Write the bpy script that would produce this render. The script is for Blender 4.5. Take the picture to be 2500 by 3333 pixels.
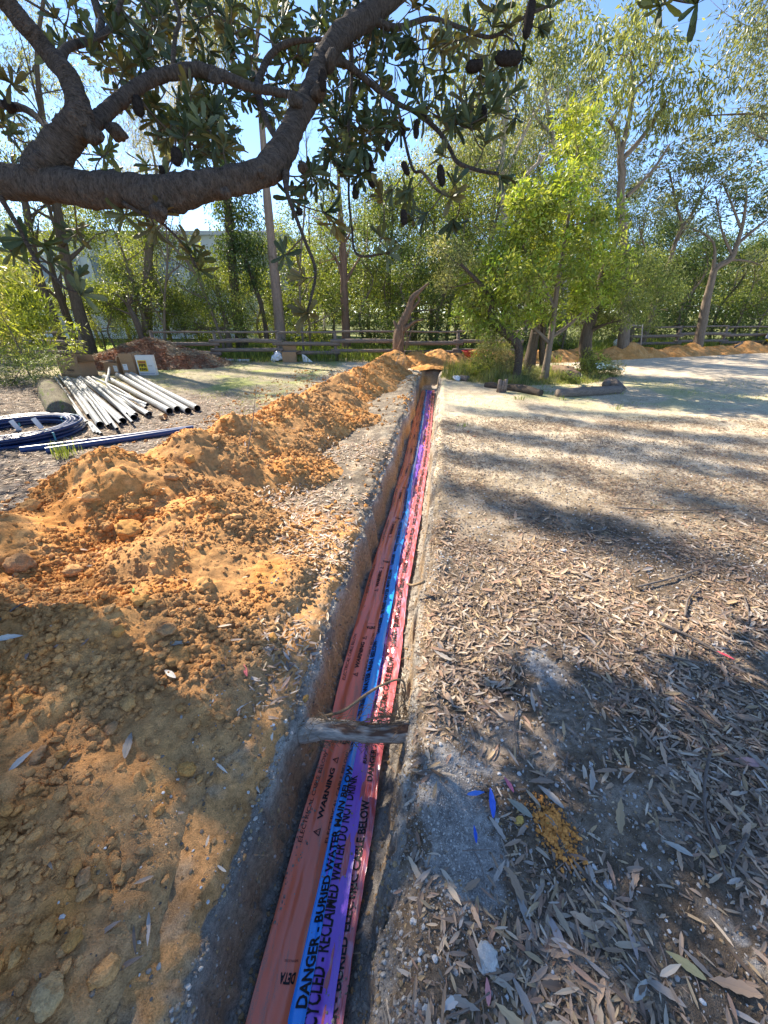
import bpy, math, random
import numpy as np
from mathutils import Vector
random.seed(5)
R = np.random.default_rng(7)
for o in list(bpy.data.objects): bpy.data.objects.remove(o)
SC = bpy.context.scene
COL = SC.collection
rad = math.radians

# ---------------------------------------------------------------- camera, sky, sun, exposure
CAMH = 1.6
PITCH = 27.92
FPX = 1252.0
cam = bpy.data.cameras.new("camera"); camo = bpy.data.objects.new("camera", cam); COL.objects.link(camo)
camo.location = (0, 0, CAMH); camo.rotation_euler = (rad(90 - PITCH), 0, 0)
cam.sensor_fit = 'HORIZONTAL'; cam.sensor_width = 36.0; cam.lens = 36.0 * FPX / 2500.0
cam.clip_start = 0.05; cam.clip_end = 2000
SC.camera = camo

SUN_AZ = -45.0      # degrees from +Y towards +X
SUN_EL = 40.0
SHF = math.sin(rad(45)) / math.tan(rad(SUN_EL))      # metres a shadow runs in x (and back in y) per metre of height
w = bpy.data.worlds.new("World"); SC.world = w; w.use_nodes = True
nt = w.node_tree; nt.nodes.clear()
sky = nt.nodes.new('ShaderNodeTexSky'); sky.sky_type = 'NISHITA'; sky.sun_disc = False
sky.sun_elevation = rad(SUN_EL); sky.sun_rotation = rad(SUN_AZ)
sky.air_density = 0.85; sky.dust_density = 0.0; sky.ozone_density = 1.7; sky.altitude = 3000
bg = nt.nodes.new('ShaderNodeBackground'); bg.inputs['Strength'].default_value = 0.13
wo = nt.nodes.new('ShaderNodeOutputWorld')
hs = nt.nodes.new('ShaderNodeHueSaturation'); hs.inputs['Saturation'].default_value = 1.04; nt.links.new(sky.outputs[0], hs.inputs['Color']); nt.links.new(hs.outputs[0], bg.inputs[0]); nt.links.new(bg.outputs[0], wo.inputs[0])
sl = bpy.data.lights.new("sun", 'SUN'); sl.energy = 5.0; sl.angle = rad(0.53); sl.color = (1.0, 0.89, 0.73)
so = bpy.data.objects.new("sun", sl); COL.objects.link(so)
_a, _e = rad(SUN_AZ), rad(SUN_EL)
SUND = np.array([math.sin(_a) * math.cos(_e), math.cos(_a) * math.cos(_e), math.sin(_e)])
so.rotation_euler = Vector(-SUND).to_track_quat('-Z', 'Y').to_euler(); so.location = (-20, 20, 20)
SC.view_settings.view_transform = 'Standard'; SC.view_settings.look = 'None'
SC.view_settings.exposure = 1.6; SC.view_settings.gamma = 1.0
SC.cycles.max_bounces = 6; SC.cycles.diffuse_bounces = 3; SC.cycles.glossy_bounces = 2
SC.cycles.transmission_bounces = 4; SC.cycles.transparent_max_bounces = 8
SC.cycles.caustics_reflective = False; SC.cycles.caustics_refractive = False

# ---------------------------------------------------------------- surveying helpers (photo pixel of a spot on the ground -> metres)
_s, _c = math.sin(rad(PITCH)), math.cos(rad(PITCH))
def ray(px, py):
    u = (px - 1250.0) / FPX; v = (py - 1666.5) / FPX
    return np.array([u, _c - v * _s, -(_s + v * _c)])
def G(px, py, z=0.0):
    r = ray(px, py); t = (z - CAMH) / r[2]; return np.array([r[0] * t, r[1] * t, z])
def P(px, py, Y):
    r = ray(px, py); t = Y / r[1]; return np.array([r[0] * t, Y, CAMH + r[2] * t])
def D(px, py, t):
    r = ray(px, py); return np.array([r[0] * t, r[1] * t, CAMH + r[2] * t])

# ---------------------------------------------------------------- noise
def _hash(ix, iy, iz, seed):
    h = (ix * 374761393 + iy * 668265263 + iz * 2147483647 + seed * 1274126177) & 0xFFFFFFFF
    h = ((h ^ (h >> 13)) * 1274126177) & 0xFFFFFFFF
    h = ((h ^ (h >> 16)) * 2246822519) & 0xFFFFFFFF
    return ((h ^ (h >> 15)) & 0xFFFFFF) / float(0xFFFFFF)
def vnoise(x, y, z=0.0, seed=0):
    x = np.asarray(x, float); y = np.asarray(y, float); z = np.zeros_like(x) + z
    ix = np.floor(x).astype(np.int64); iy = np.floor(y).astype(np.int64); iz = np.floor(z).astype(np.int64)
    fx = x - ix; fy = y - iy; fz = z - iz
    fx = fx * fx * (3 - 2 * fx); fy = fy * fy * (3 - 2 * fy); fz = fz * fz * (3 - 2 * fz)
    def L(dz):
        a = _hash(ix, iy, iz + dz, seed); b = _hash(ix + 1, iy, iz + dz, seed)
        c = _hash(ix, iy + 1, iz + dz, seed); d = _hash(ix + 1, iy + 1, iz + dz, seed)
        return (a * (1 - fx) + b * fx) * (1 - fy) + (c * (1 - fx) + d * fx) * fy
    if np.all(z == 0): return L(0) * 2 - 1
    return (L(0) * (1 - fz) + L(1) * fz) * 2 - 1
def fbm(x, y, z=0.0, oct=4, seed=0, gain=0.5):
    s = 0; a = 1; n = 0
    for k in range(oct):
        s = s + a * vnoise(np.asarray(x) * 2 ** k, np.asarray(y) * 2 ** k, np.asarray(z) * 2 ** k, seed + k); n += a; a *= gain
    return s / n
def sm(a, b, x):
    t = np.clip((np.asarray(x, float) - a) / (b - a), 0, 1); return t * t * (3 - 2 * t)
def mix(a, b, t):
    t = np.asarray(t)[..., None]; return np.asarray(a) * (1 - t) + np.asarray(b) * t

# ---------------------------------------------------------------- object helpers
def mk(name, V, F, m=None, parent=None, col=None, smooth=False, tc=None, link=True):
    """V (n,3); F a (k,3|4) array or a list of such"""
    me = bpy.data.meshes.new(name)
    if not isinstance(F, list): F = [F]
    F = [np.asarray(f, np.int32) for f in F if len(f)]
    V = np.asarray(V, np.float32)
    me.vertices.add(len(V)); me.vertices.foreach_set('co', V.ravel())
    nl = sum(f.size for f in F); nf = sum(len(f) for f in F)
    me.loops.add(nl); me.loops.foreach_set('vertex_index', np.concatenate([f.ravel() for f in F]))
    me.polygons.add(nf)
    tot = np.concatenate([np.full(len(f), f.shape[1]) for f in F]); st = np.concatenate([[0], np.cumsum(tot)[:-1]])
    me.polygons.foreach_set('loop_start', st.astype(np.int32))
    me.polygons.foreach_set('use_smooth', np.full(nf, bool(smooth)))
    me.update(calc_edges=True)
    if col is not None:
        col = np.asarray(col, np.float32)
        if col.ndim == 1: col = np.tile(col, (len(V), 1))
        a = me.attributes.new('Col', 'FLOAT_COLOR', 'POINT')
        a.data.foreach_set('color', np.concatenate([col[:, :3], np.ones((len(V), 1), np.float32)], 1).ravel())
    if tc is not None:
        a = me.attributes.new('tc', 'FLOAT_VECTOR', 'POINT'); a.data.foreach_set('vector', np.asarray(tc, np.float32).ravel())
    if m is not None: me.materials.append(m)
    if not link: return me
    o = bpy.data.objects.new(name, me); COL.objects.link(o)
    if parent is not None: o.parent = parent
    return o
def tag(o, label=None, cat=None, group=None, kind=None):
    if label: o['label'] = label
    if cat: o['category'] = cat
    if group: o['group'] = group
    if kind: o['kind'] = kind
    return o
def thing(name, label, cat, loc=(0, 0, 0), rz=0, group=None):
    o = bpy.data.objects.new(name, None); COL.objects.link(o); o.location = loc; o.rotation_euler = (0, 0, rz)
    o.empty_display_size = 0.1
    return tag(o, label, cat, group)
def copy_tree(o, parent=None):
    c = o.copy(); COL.objects.link(c); c.parent = parent
    for ch in list(o.children):
        copy_tree(ch, c)
    return c
class MB:
    """collects pieces into one mesh"""
    def __init__(s): s.V = []; s.F = {3: [], 4: []}; s.n = 0; s.T = []; s.C = []
    def add(s, V, F, tc=None, col=None):
        V = np.asarray(V, float).reshape(-1, 3)
        for f in (F if isinstance(F, list) else [F]):
            f = np.asarray(f, int)
            if f.size: s.F[f.shape[1]].append(f + s.n)
        s.V.append(V); s.n += len(V)
        s.T.append(np.zeros_like(V) if tc is None else tc)
        s.C.append(np.ones((len(V), 3)) * (0.5 if col is None else 1) if col is None else np.zeros((len(V), 3)) + np.asarray(col))
        return s
    def build(s, name, m=None, parent=None, smooth=False, usecol=True):
        F = [np.concatenate(s.F[k]) for k in (3, 4) if s.F[k]]
        return mk(name, np.concatenate(s.V), F, m, parent, np.concatenate(s.C) if usecol else None, smooth, np.concatenate(s.T))
def box(mb, c, sx, sy, sz, rz=0, bev=0, tilt=0, col=None):
    """box with chamfered vertical and horizontal edges; c = centre"""
    b = bev
    x, y, z = sx / 2, sy / 2, sz / 2
    if b <= 0:
        V = np.array([(i * x, j * y, k * z) for k in (-1, 1) for (i, j) in ((-1, -1), (1, -1), (1, 1), (-1, 1))], float)
        F = np.array([(3, 2, 1, 0), (4, 5, 6, 7), (0, 1, 5, 4), (1, 2, 6, 5), (2, 3, 7, 6), (3, 0, 4, 7)])
        Fs = [F]
    else:
        rings = []
        for zz, q in ((-z, b), (-z + b, 0), (z - b, 0), (z, b)):
            X, Y = x - q, y - q
            rings.append([(-X + b, -Y, zz), (X - b, -Y, zz), (X, -Y + b, zz), (X, Y - b, zz), (X - b, Y, zz), (-X + b, Y, zz), (-X, Y - b, zz), (-X, -Y + b, zz)])
        V = np.array([p for r in rings for p in r], float)
        F = []
        for r in range(3):
            for i in range(8):
                j = (i + 1) % 8; F.append((r * 8 + i, r * 8 + j, r * 8 + 8 + j, r * 8 + 8 + i))
        for o_, rev in ((0, 1), (24, 0)):
            q = [(0, 1, 2, 3), (0, 3, 4, 7), (7, 4, 5, 6)]
            for f in q:
                f = [o_ + i for i in f]; F.append(f[::-1] if rev else f)
        Fs = [np.array(F)]
    if tilt:
        ct, st = math.cos(tilt), math.sin(tilt)
        V = np.stack([V[:, 0] * ct + V[:, 2] * st, V[:, 1], -V[:, 0] * st + V[:, 2] * ct], 1)
    cr, sr = math.cos(rz), math.sin(rz)
    V = np.stack([V[:, 0] * cr - V[:, 1] * sr, V[:, 0] * sr + V[:, 1] * cr, V[:, 2]], 1) + np.asarray(c)
    mb.add(V, Fs, V * 1.0, col)
def spline(pts, n):
    """Catmull-Rom through rows of pts (any number of columns), n samples"""
    p = np.asarray(pts, float)
    if len(p) == 2:
        t = np.linspace(0, 1, n)[:, None]; return p[0] * (1 - t) + p[1] * t
    q = np.concatenate([[2 * p[0] - p[1]], p, [2 * p[-1] - p[-2]]])
    u = np.linspace(0, len(p) - 1 - 1e-9, n); i = u.astype(int); t = (u - i)[:, None]
    a, b, c, d = q[i], q[i + 1], q[i + 2], q[i + 3]
    return 0.5 * ((2 * b) + (-a + c) * t + (2 * a - 5 * b + 4 * c - d) * t ** 2 + (-a + 3 * b - 3 * c + d) * t ** 3)
def tube(mb, pts, r, k=8, cap=True, rough=0.0, seed=0, col=None, freq=8.0):
    pts = np.asarray(pts, float); n = len(pts); r = np.zeros(n) + r
    T = np.gradient(pts, axis=0); T /= np.linalg.norm(T, axis=1)[:, None] + 1e-9
    up = np.array([0, 0, 1.0]) if abs(T[0][2]) < 0.9 else np.array([1.0, 0, 0])
    A = np.zeros_like(pts); a = np.cross(T[0], up); a /= np.linalg.norm(a)
    for i in range(n):
        a = a - T[i] * np.dot(a, T[i]); a /= np.linalg.norm(a) + 1e-9; A[i] = a
    B = np.cross(T, A)
    th = np.linspace(0, 2 * math.pi, k, endpoint=False)
    dirs = A[:, None, :] * np.cos(th)[None, :, None] + B[:, None, :] * np.sin(th)[None, :, None]
    L = np.concatenate([[0], np.cumsum(np.linalg.norm(np.diff(pts, axis=0), axis=1))])
    rr = r[:, None] * np.ones(k)[None]
    if rough:
        q = pts[:, None, :] + dirs * r[:, None, None]
        rr = rr * (1 + rough * fbm(q[..., 0] * freq, q[..., 1] * freq, q[..., 2] * freq + 50, 3, seed))
    V = (pts[:, None, :] + dirs * rr[..., None]).reshape(-1, 3)
    tc = np.stack([np.repeat(L, k), (np.cos(th)[None] * r[:, None]).ravel(), (np.sin(th)[None] * r[:, None]).ravel()], 1)
    i = np.arange(n - 1)[:, None] * k; j = np.arange(k)[None]; jn = (j + 1) % k
    F = np.stack([i + j, i + jn, i + k + jn, i + k + j], -1).reshape(-1, 4)
    Fs = [F]
    if cap:
        V = np.concatenate([V, pts[:1], pts[-1:]]); c0 = n * k; c1 = c0 + 1
        tc = np.concatenate([tc, [[0, 0, 0]], [[L[-1], 0, 0]]])
        j = np.arange(k); jn = (j + 1) % k
        Fs.append(np.stack([np.full(k, c0), jn, j], 1)); Fs.append(np.stack([np.full(k, c1), (n - 1) * k + j, (n - 1) * k + jn], 1))
    mb.add(V, Fs, tc, col)
def unit(v):
    return v / (np.linalg.norm(v, axis=-1, keepdims=True) + 1e-9)
def leafquads(C, Dn, N, L, W, col, mid=0.45):
    """one pointed quad per leaf"""
    n = len(C); Dn = unit(Dn); S = unit(np.cross(Dn, N)); L = (np.zeros(n) + L)[:, None]; W = (np.zeros(n) + W)[:, None]
    U = np.cross(S, Dn)
    m = C + Dn * L * mid + U * L * 0.06
    V = np.stack([C, m + S * W / 2, C + Dn * L, m - S * W / 2], 1).reshape(-1, 3)
    F = np.arange(4 * n).reshape(n, 4)
    return V, F, np.repeat(col, 4, 0)
def strapleaves(C, Dn, N, L, W, col, seg=5, curl=0.25, tipw=0.75, serr=0.0, flat=0.12):
    """longer leaves, seg quads by 2 across, folded on the midrib and curled"""
    n = len(C); Dn = unit(Dn); S = unit(np.cross(Dn, N)); U = np.cross(S, Dn)
    L = (np.zeros(n) + L)[:, None, None]; W = (np.zeros(n) + W)[:, None, None]; cu = (np.zeros(n) + curl)[:, None, None]
    t = np.linspace(0, 1, seg + 1)[None, :, None]
    if tipw > 0.5: prof = np.interp(t[0, :, 0], [0, .15, .5, .85, 1], [.12, .35, .8, 1, .55])
    else: prof = np.interp(t[0, :, 0], [0, .15, .45, .8, 1], [.12, .65, 1, .55, .04])
    prof = prof[None, :, None] * (1 + serr * (np.arange(seg + 1) % 2 * 2 - 1))[None, :, None]
    mid = C[:, None, :] + Dn[:, None, :] * t * L - U[:, None, :] * (cu * t ** 2) * L
    Lf = mid + S[:, None, :] * prof * W / 2 + U[:, None, :] * W * flat * prof
    Rt = mid - S[:, None, :] * prof * W / 2 + U[:, None, :] * W * flat * prof
    V = np.stack([Lf, mid, Rt], 2).reshape(-1, 3)
    base = (np.arange(n) * (seg + 1) * 3)[:, None]; i = np.arange(seg)[None] * 3
    a = base + i
    F = np.concatenate([np.stack([a, a + 1, a + 4, a + 3], -1).reshape(-1, 4), np.stack([a + 1, a + 2, a + 5, a + 4], -1).reshape(-1, 4)])
    return V, F, np.repeat(col, (seg + 1) * 3, 0)
def rocks(C, r, col, sub=1, seed=0, squash=0.7):
    """many small irregular stones in one mesh"""
    t = (1 + 5 ** .5) / 2
    b = unit(np.array([(-1, t, 0), (1, t, 0), (-1, -t, 0), (1, -t, 0), (0, -1, t), (0, 1, t), (0, -1, -t), (0, 1, -t), (t, 0, -1), (t, 0, 1), (-t, 0, -1), (-t, 0, 1)], float))
    f = np.array([(0, 11, 5), (0, 5, 1), (0, 1, 7), (0, 7, 10), (0, 10, 11), (1, 5, 9), (5, 11, 4), (11, 10, 2), (10, 7, 6), (7, 1, 8), (3, 9, 4), (3, 4, 2), (3, 2, 6), (3, 6, 8), (3, 8, 9), (4, 9, 5), (2, 4, 11), (6, 2, 10), (8, 6, 7), (9, 8, 1)])
    for _ in range(sub - 1):
        vs = list(map(tuple, b)); idx = {}; nf = []
        def md(p, q):
            k_ = (min(p, q), max(p, q))
            if k_ not in idx:
                m_ = np.array(vs[p]) + np.array(vs[q]); vs.append(tuple(m_ / np.linalg.norm(m_))); idx[k_] = len(vs) - 1
            return idx[k_]
        for a_, b_, c_ in f:
            x, y, z = md(a_, b_), md(b_, c_), md(c_, a_); nf += [(a_, x, z), (b_, y, x), (c_, z, y), (x, y, z)]
        b = np.array(vs); f = np.array(nf)
    n = len(C); k = len(b); g = np.random.default_rng(seed)
    A = g.normal(size=(n, 3, 3)); Q = np.linalg.qr(A)[0]
    S = g.uniform(0.6, 1.25, (n, 1, 3))
    V = (b[None] * S) @ Q
    off = g.uniform(0, 100, (n, 1))
    d = 1 + 0.28 * vnoise(b[None, :, 0] * 1.6 + off, b[None, :, 1] * 1.6 + off, b[None, :, 2] * 1.6 + 60, seed) + 0.12 * vnoise(b[None, :, 0] * 4 + off, b[None, :, 1] * 4, b[None, :, 2] * 4 + 60, seed + 3)
    V = V * d[..., None]; V[..., 2] *= squash
    V = C[:, None, :] + V * (np.zeros(n) + r)[:, None, None]
    F = (np.arange(n) * k)[:, None, None] + f[None]
    return V.reshape(-1, 3), F.reshape(-1, 3), np.repeat(col, k, 0)

# ---------------------------------------------------------------- materials
def newmat(name):
    m = bpy.data.materials.new(name); m.use_nodes = True; n = m.node_tree.nodes; n.clear()
    out = n.new('ShaderNodeOutputMaterial'); p = n.new('ShaderNodeBsdfPrincipled'); m.node_tree.links.new(p.outputs[0], out.inputs[0])
    return m, n, m.node_tree.links, p, out
def noise_node(n, l, coord, scale, detail=4, rough=0.6, dist=0.0):
    t = n.new('ShaderNodeTexNoise'); t.inputs['Scale'].default_value = scale; t.inputs['Detail'].default_value = detail
    t.inputs['Roughness'].default_value = rough; t.inputs['Distortion'].default_value = dist
    l.new(coord, t.inputs['Vector']); return t.outputs['Fac']
def maprange(n, l, v, a, b, c, d):
    t = n.new('ShaderNodeMapRange'); l.new(v, t.inputs[0])
    for i, x in enumerate((a, b, c, d)): t.inputs[i + 1].default_value = x
    return t.outputs[0]
def mat(name, base=None, rough=0.8, s1=40, s2=200, var=0.35, bump=0.4, bdist=0.01, scale=(1, 1, 1), use_tc=False, spec=0.3, metal=0.0, spots=None):
    """base=None: colour from the mesh's Col attribute; either way broken up by two scales of noise"""
    m, n, l, p, out = newmat(name)
    if use_tc:
        co = n.new('ShaderNodeAttribute'); co.attribute_name = 'tc'; cv = co.outputs['Vector']
    else:
        co = n.new('ShaderNodeTexCoord'); cv = co.outputs['Object']
    mp = n.new('ShaderNodeMapping'); mp.inputs['Scale'].default_value = scale; l.new(cv, mp.inputs[0]); cv = mp.outputs[0]
    a = noise_node(n, l, cv, s1, 5); b = noise_node(n, l, cv, s2, 3)
    if base is None:
        at = n.new('ShaderNodeAttribute'); at.attribute_name = 'Col'; bc = at.outputs['Color']
    else:
        rgb = n.new('ShaderNodeRGB'); rgb.outputs[0].default_value = (*base, 1); bc = rgb.outputs[0]
    ad = n.new('ShaderNodeMath'); ad.operation = 'ADD'; l.new(a, ad.inputs[0]); l.new(b, ad.inputs[1])
    f = maprange(n, l, ad.outputs[0], 0.7, 1.3, 1 - var, 1 + var)
    mx = n.new('ShaderNodeVectorMath'); mx.operation = 'SCALE'; l.new(bc, mx.inputs[0]); l.new(f, mx.inputs['Scale'])
    cout = mx.outputs[0]
    if spots:
        (sc_, th, scol) = spots
        v = noise_node(n, l, cv, sc_, 3); k = maprange(n, l, v, th, th + 0.06, 0, 1)
        mm = n.new('ShaderNodeMix'); mm.data_type = 'RGBA'; l.new(k, mm.inputs[0]); l.new(cout, mm.inputs[6]); mm.inputs[7].default_value = (*scol, 1); cout = mm.outputs[2]
    l.new(cout, p.inputs['Base Color'])
    p.inputs['Roughness'].default_value = rough; p.inputs['Specular IOR Level'].default_value = spec; p.inputs['Metallic'].default_value = metal
    if bump:
        bn = n.new('ShaderNodeBump'); bn.inputs['Strength'].default_value = bump; bn.inputs['Distance'].default_value = bdist
        l.new(ad.outputs[0], bn.inputs['Height']); l.new(bn.outputs[0], p.inputs['Normal'])
    return m
def leafmat(name, trans=0.4, rough=0.45, tint=(1.1, 1.15, 0.5), spec=0.4):
    m, n, l, p, out = newmat(name)
    at = n.new('ShaderNodeAttribute'); at.attribute_name = 'Col'
    l.new(at.outputs['Color'], p.inputs['Base Color']); p.inputs['Roughness'].default_value = rough; p.inputs['Specular IOR Level'].default_value = spec
    tr = n.new('ShaderNodeBsdfTranslucent'); vm = n.new('ShaderNodeVectorMath'); vm.operation = 'MULTIPLY'
    vm.inputs[1].default_value = tint; l.new(at.outputs['Color'], vm.inputs[0]); l.new(vm.outputs[0], tr.inputs[0])
    mx = n.new('ShaderNodeMixShader'); mx.inputs[0].default_value = trans
    l.new(p.outputs[0], mx.inputs[1]); l.new(tr.outputs[0], mx.inputs[2]); l.new(mx.outputs[0], out.inputs[0])
    return m
M = {}
M['ground'] = mat('ground', None, 0.95, 45, 260, 0.5, 0.7, 0.012, spec=0.1)
M['clay'] = mat('clay', None, 0.95, 30, 190, 0.38, 0.8, 0.012, spec=0.08)
M['stone'] = mat('stone', None, 0.9, 60, 300, 0.25, 0.5, 0.004, spec=0.2)
M['litter'] = leafmat('dead_leaf', 0.12, 0.7, (1, 0.9, 0.7), 0.25)
M['leaf'] = leafmat('leaf', 0.45, 0.42, (1.35, 1.25, 0.5))
M['gum_leaf'] = leafmat('gum_leaf', 0.45, 0.38, (1.3, 1.25, 0.5), 0.5)
M['banksia_leaf'] = leafmat('banksia_leaf', 0.22, 0.5, (1.3, 1.3, 0.4), 0.3)
M['grass'] = leafmat('grass_blade', 0.4, 0.5, (1.2, 1.2, 0.5))
M['bark_banksia'] = mat('bark_banksia', (0.125, 0.098, 0.080), 0.95, 26, 95, 0.65, 1.0, 0.035, scale=(2.6, 0.9, 0.9), use_tc=True, spec=0.1)
M['bark_dark'] = mat('bark_dark', (0.12, 0.095, 0.075), 0.95, 12, 60, 0.5, 1.0, 0.02, scale=(0.35, 3, 3), use_tc=True, spec=0.1)
M['bark_pale'] = mat('bark_pale', (0.40, 0.34, 0.28), 0.8, 5, 30, 0.3, 0.4, 0.01, scale=(0.4, 2, 2), use_tc=True, spec=0.2)
M['bark_grey'] = mat('bark_grey', (0.19, 0.15, 0.115), 0.9, 9, 50, 0.45, 0.8, 0.015, scale=(0.4, 3, 3), use_tc=True, spec=0.1)
M['rail'] = mat('weathered_wood', (0.20, 0.165, 0.14), 0.9, 8, 60, 0.45, 0.8, 0.01, scale=(1, 6, 6), spec=0.1)
# ================================================================ the ground, with the trench cut into it
TR_S, TR_0 = 0.141, -0.29                     # trench axis x = TR_0 + TR_S*y
def xc(Y): return TR_0 + TR_S * np.asarray(Y, float)
FLOOR = -0.46; TEND = 12.1
HEAPS = [(-0.9, -2.1, .50, 1.2), (0.1, -2.3, .52, 1.15), (1.15, -2.25, .50, 1.1), (2.05, -2.5, .46, .9), (2.95, -2.35, .62, 1.0), (3.75, -2.15, .56, .9), (4.35, -1.98, .58, .9),
         (5.0, -1.95, .42, .8), (5.6, -1.82, .52, .85), (6.35, -1.8, .42, .8), (7.1, -1.75, .46, .8), (8.2, -1.7, .46, .8), (8.95, -1.52, .48, .8), (9.7, -1.45, .36, .7),
         (10.4, -1.4, .42, .75), (11.3, -1.32, .46, .8),
         (0.5, -1.25, .26, .8), (1.35, -1.35, .34, .8), (2.0, -1.45, .30, .75), (2.55, -1.5, .33, .7), (0.0, -0.95, .20, .6), (2.0, -0.62, .07, .38), (1.1, -0.72, .10, .45), (3.9, -1.3, .2, .5), (6.3, -1.05, .1, .4)]
def ridge(X, Y):
    n = X - xc(Y)
    wx = n + 0.10 * fbm(X * 3, Y * 3, oct=3, seed=11); wy = Y + 0.12 * fbm(X * 3 + 9, Y * 3, oct=3, seed=12)
    h = np.full(np.shape(X), -0.5)
    for (hy, hn, hz, hr) in HEAPS:
        d = np.sqrt(((wx - hn) / hr) ** 2 + ((wy - hy) / (hr * 0.95)) ** 2)
        c = hz * (1.08 - 1.08 * np.sqrt(d * d + 0.015) )
        h = np.maximum(h, c) + 0.03 * np.exp(-np.abs(h - c) / 0.06) * (c > -0.1)
    a = sm(-0.05, 0.08, h)
    h = h + a * (0.035 * fbm(X * 5, Y * 5, oct=3, seed=21) + 0.030 * np.abs(fbm(X * 11, Y * 11, oct=3, seed=22)) + (.25 + 1.0 * sm(-.2, .25, fbm(X * 2.6, Y * 2.6, oct=3, seed=203))) * (0.026 * np.abs(fbm(X * 24, Y * 24, oct=3, seed=23)) + 0.010 * np.abs(fbm(X * 48, Y * 48, oct=2, seed=25)) + 0.007 * fbm(X * 90, Y * 90, oct=2, seed=24)))
    return h - .10 * sm(-.55, -.36, n + .04 * fbm(X * 7, Y * 7, oct=3, seed=26)) - .5 * sm(-.36, -.32, n)
def lipL(Y): return -0.235 - .045 * sm(1.3, 2.4, Y) - 0.035 * fbm(Y * 2.2, Y * 0 + 3, oct=4, seed=31) - 0.03 * fbm(Y * 9, Y * 0 + 7, oct=3, seed=32) - 0.03 * sm(2, .8, Y)
def lipR(Y): return 0.245 + .020 * sm(1.3, 2.4, Y) + 0.025 * fbm(Y * 1.7, Y * 0 + 13, oct=4, seed=33) + 0.025 * fbm(Y * 10, Y * 0 + 17, oct=3, seed=34)
def ground_z(X, Y, detail=True):
    X = np.asarray(X, float); Y = np.asarray(Y, float); n = X - xc(Y)
    z = 0.03 * fbm(X * 0.35, Y * 0.35, oct=3, seed=41) + 0.008 * fbm(X * 3, Y * 3, oct=3, seed=42) - 0.012
    if detail: z = z + 0.005 * fbm(X * 18, Y * 18, oct=3, seed=43)
    # lips: slightly raised and crumbly
    z = z + (0.025 + .02 * fbm(X * 9, Y * 9, oct=3, seed=49)) * np.exp(-((n - 0.36) / 0.10) ** 2) * sm(14, 10, Y)
    z = z + 0.04 * np.exp(-((n + 0.50) / 0.16) ** 2) * sm(14, 10, Y) * (0.5 + 0.8 * fbm(X * 4, Y * 4, oct=2, seed=44))
    # trench: a crumbled shoulder, a steep wall, an uneven floor
    a, b = lipL(Y), lipR(Y)
    wob = 0.034 * fbm(Y * 5, n * 8, oct=4, seed=45) + 0.020 * np.abs(fbm(Y * 18, n * 26, oct=3, seed=48)) - .006
    dl = n - a + wob; dr = b - n + wob
    din = np.minimum(dl, dr)                                  # >0 inside
    shoulder = sm(-0.10, 0.0, din) * 0.055
    wall = sm(-0.004, 0.052, din)
    dep = np.interp(Y, [-9, TEND - 1.0, TEND - 0.25, TEND + 0.1], [1, 1, 0.75, 0]) + 0.0 * Y
    fl = FLOOR + 0.018 * fbm(X * 7, Y * 7, oct=4, seed=46) + 0.05 * sm(0.10, 0.0, din - 0.03) * (din > 0)
    inside = z * (1 - wall) + fl * wall - shoulder * (1 - wall)
    z2 = np.where(din > -0.12, inside, z)
    return z * (1 - dep) + z2 * dep
def axis_samples(a, b, f):
    s = [a]
    while s[-1] < b: s.append(s[-1] + f(s[-1]))
    return np.array(s)
ys = axis_samples(-9, 170, lambda y: 0.5 if y < -1 else (0.03 if y < 0.12 else 0.0085 + 0.0055 * max(y - .8, 0)))
npos = axis_samples(0, 130, lambda x: 0.012 if x < .17 else 0.0045 if x < .36 else (0.011 + 0.012 * (x - .36)))
nneg = -axis_samples(0, 130, lambda x: 0.012 if x < .14 else 0.0045 if x < .36 else (0.013 + 0.018 * (x - .36)))
ns = np.concatenate([nneg[::-1][:-1], npos])
NN, YY = np.meshgrid(ns, ys)
XX = xc(np.clip(YY, -10, 14)) + NN
ZZ = ground_z(XX, YY)
V = np.stack([XX, YY, ZZ], -1).reshape(-1, 3)
nx, ny = len(ns), len(ys)
i = (np.arange(ny - 1)[:, None] * nx + np.arange(nx - 1)[None]); F = np.stack([i, i + 1, i + nx + 1, i + nx], -1).reshape(-1, 4)
x, y, z = V[:, 0], V[:, 1], V[:, 2]; n = x - xc(y)
n1 = fbm(x * 1.1, y * 1.1, oct=4, seed=51); n2 = fbm(x * 9, y * 9, oct=3, seed=52); n3 = fbm(x * 50, y * 50, oct=2, seed=53); n4 = fbm(x * .3, y * .3, oct=3, seed=54)
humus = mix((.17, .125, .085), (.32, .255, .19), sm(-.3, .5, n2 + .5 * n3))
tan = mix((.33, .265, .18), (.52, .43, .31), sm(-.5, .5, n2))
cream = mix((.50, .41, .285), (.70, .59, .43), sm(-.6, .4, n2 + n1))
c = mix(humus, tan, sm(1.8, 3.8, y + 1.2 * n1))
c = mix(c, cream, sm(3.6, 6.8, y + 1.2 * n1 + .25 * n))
c = mix(c, mix((.55, .46, .34), (.68, .58, .44), sm(-.4, .4, n2)), sm(9, 12, y) * (x > 4))
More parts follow.
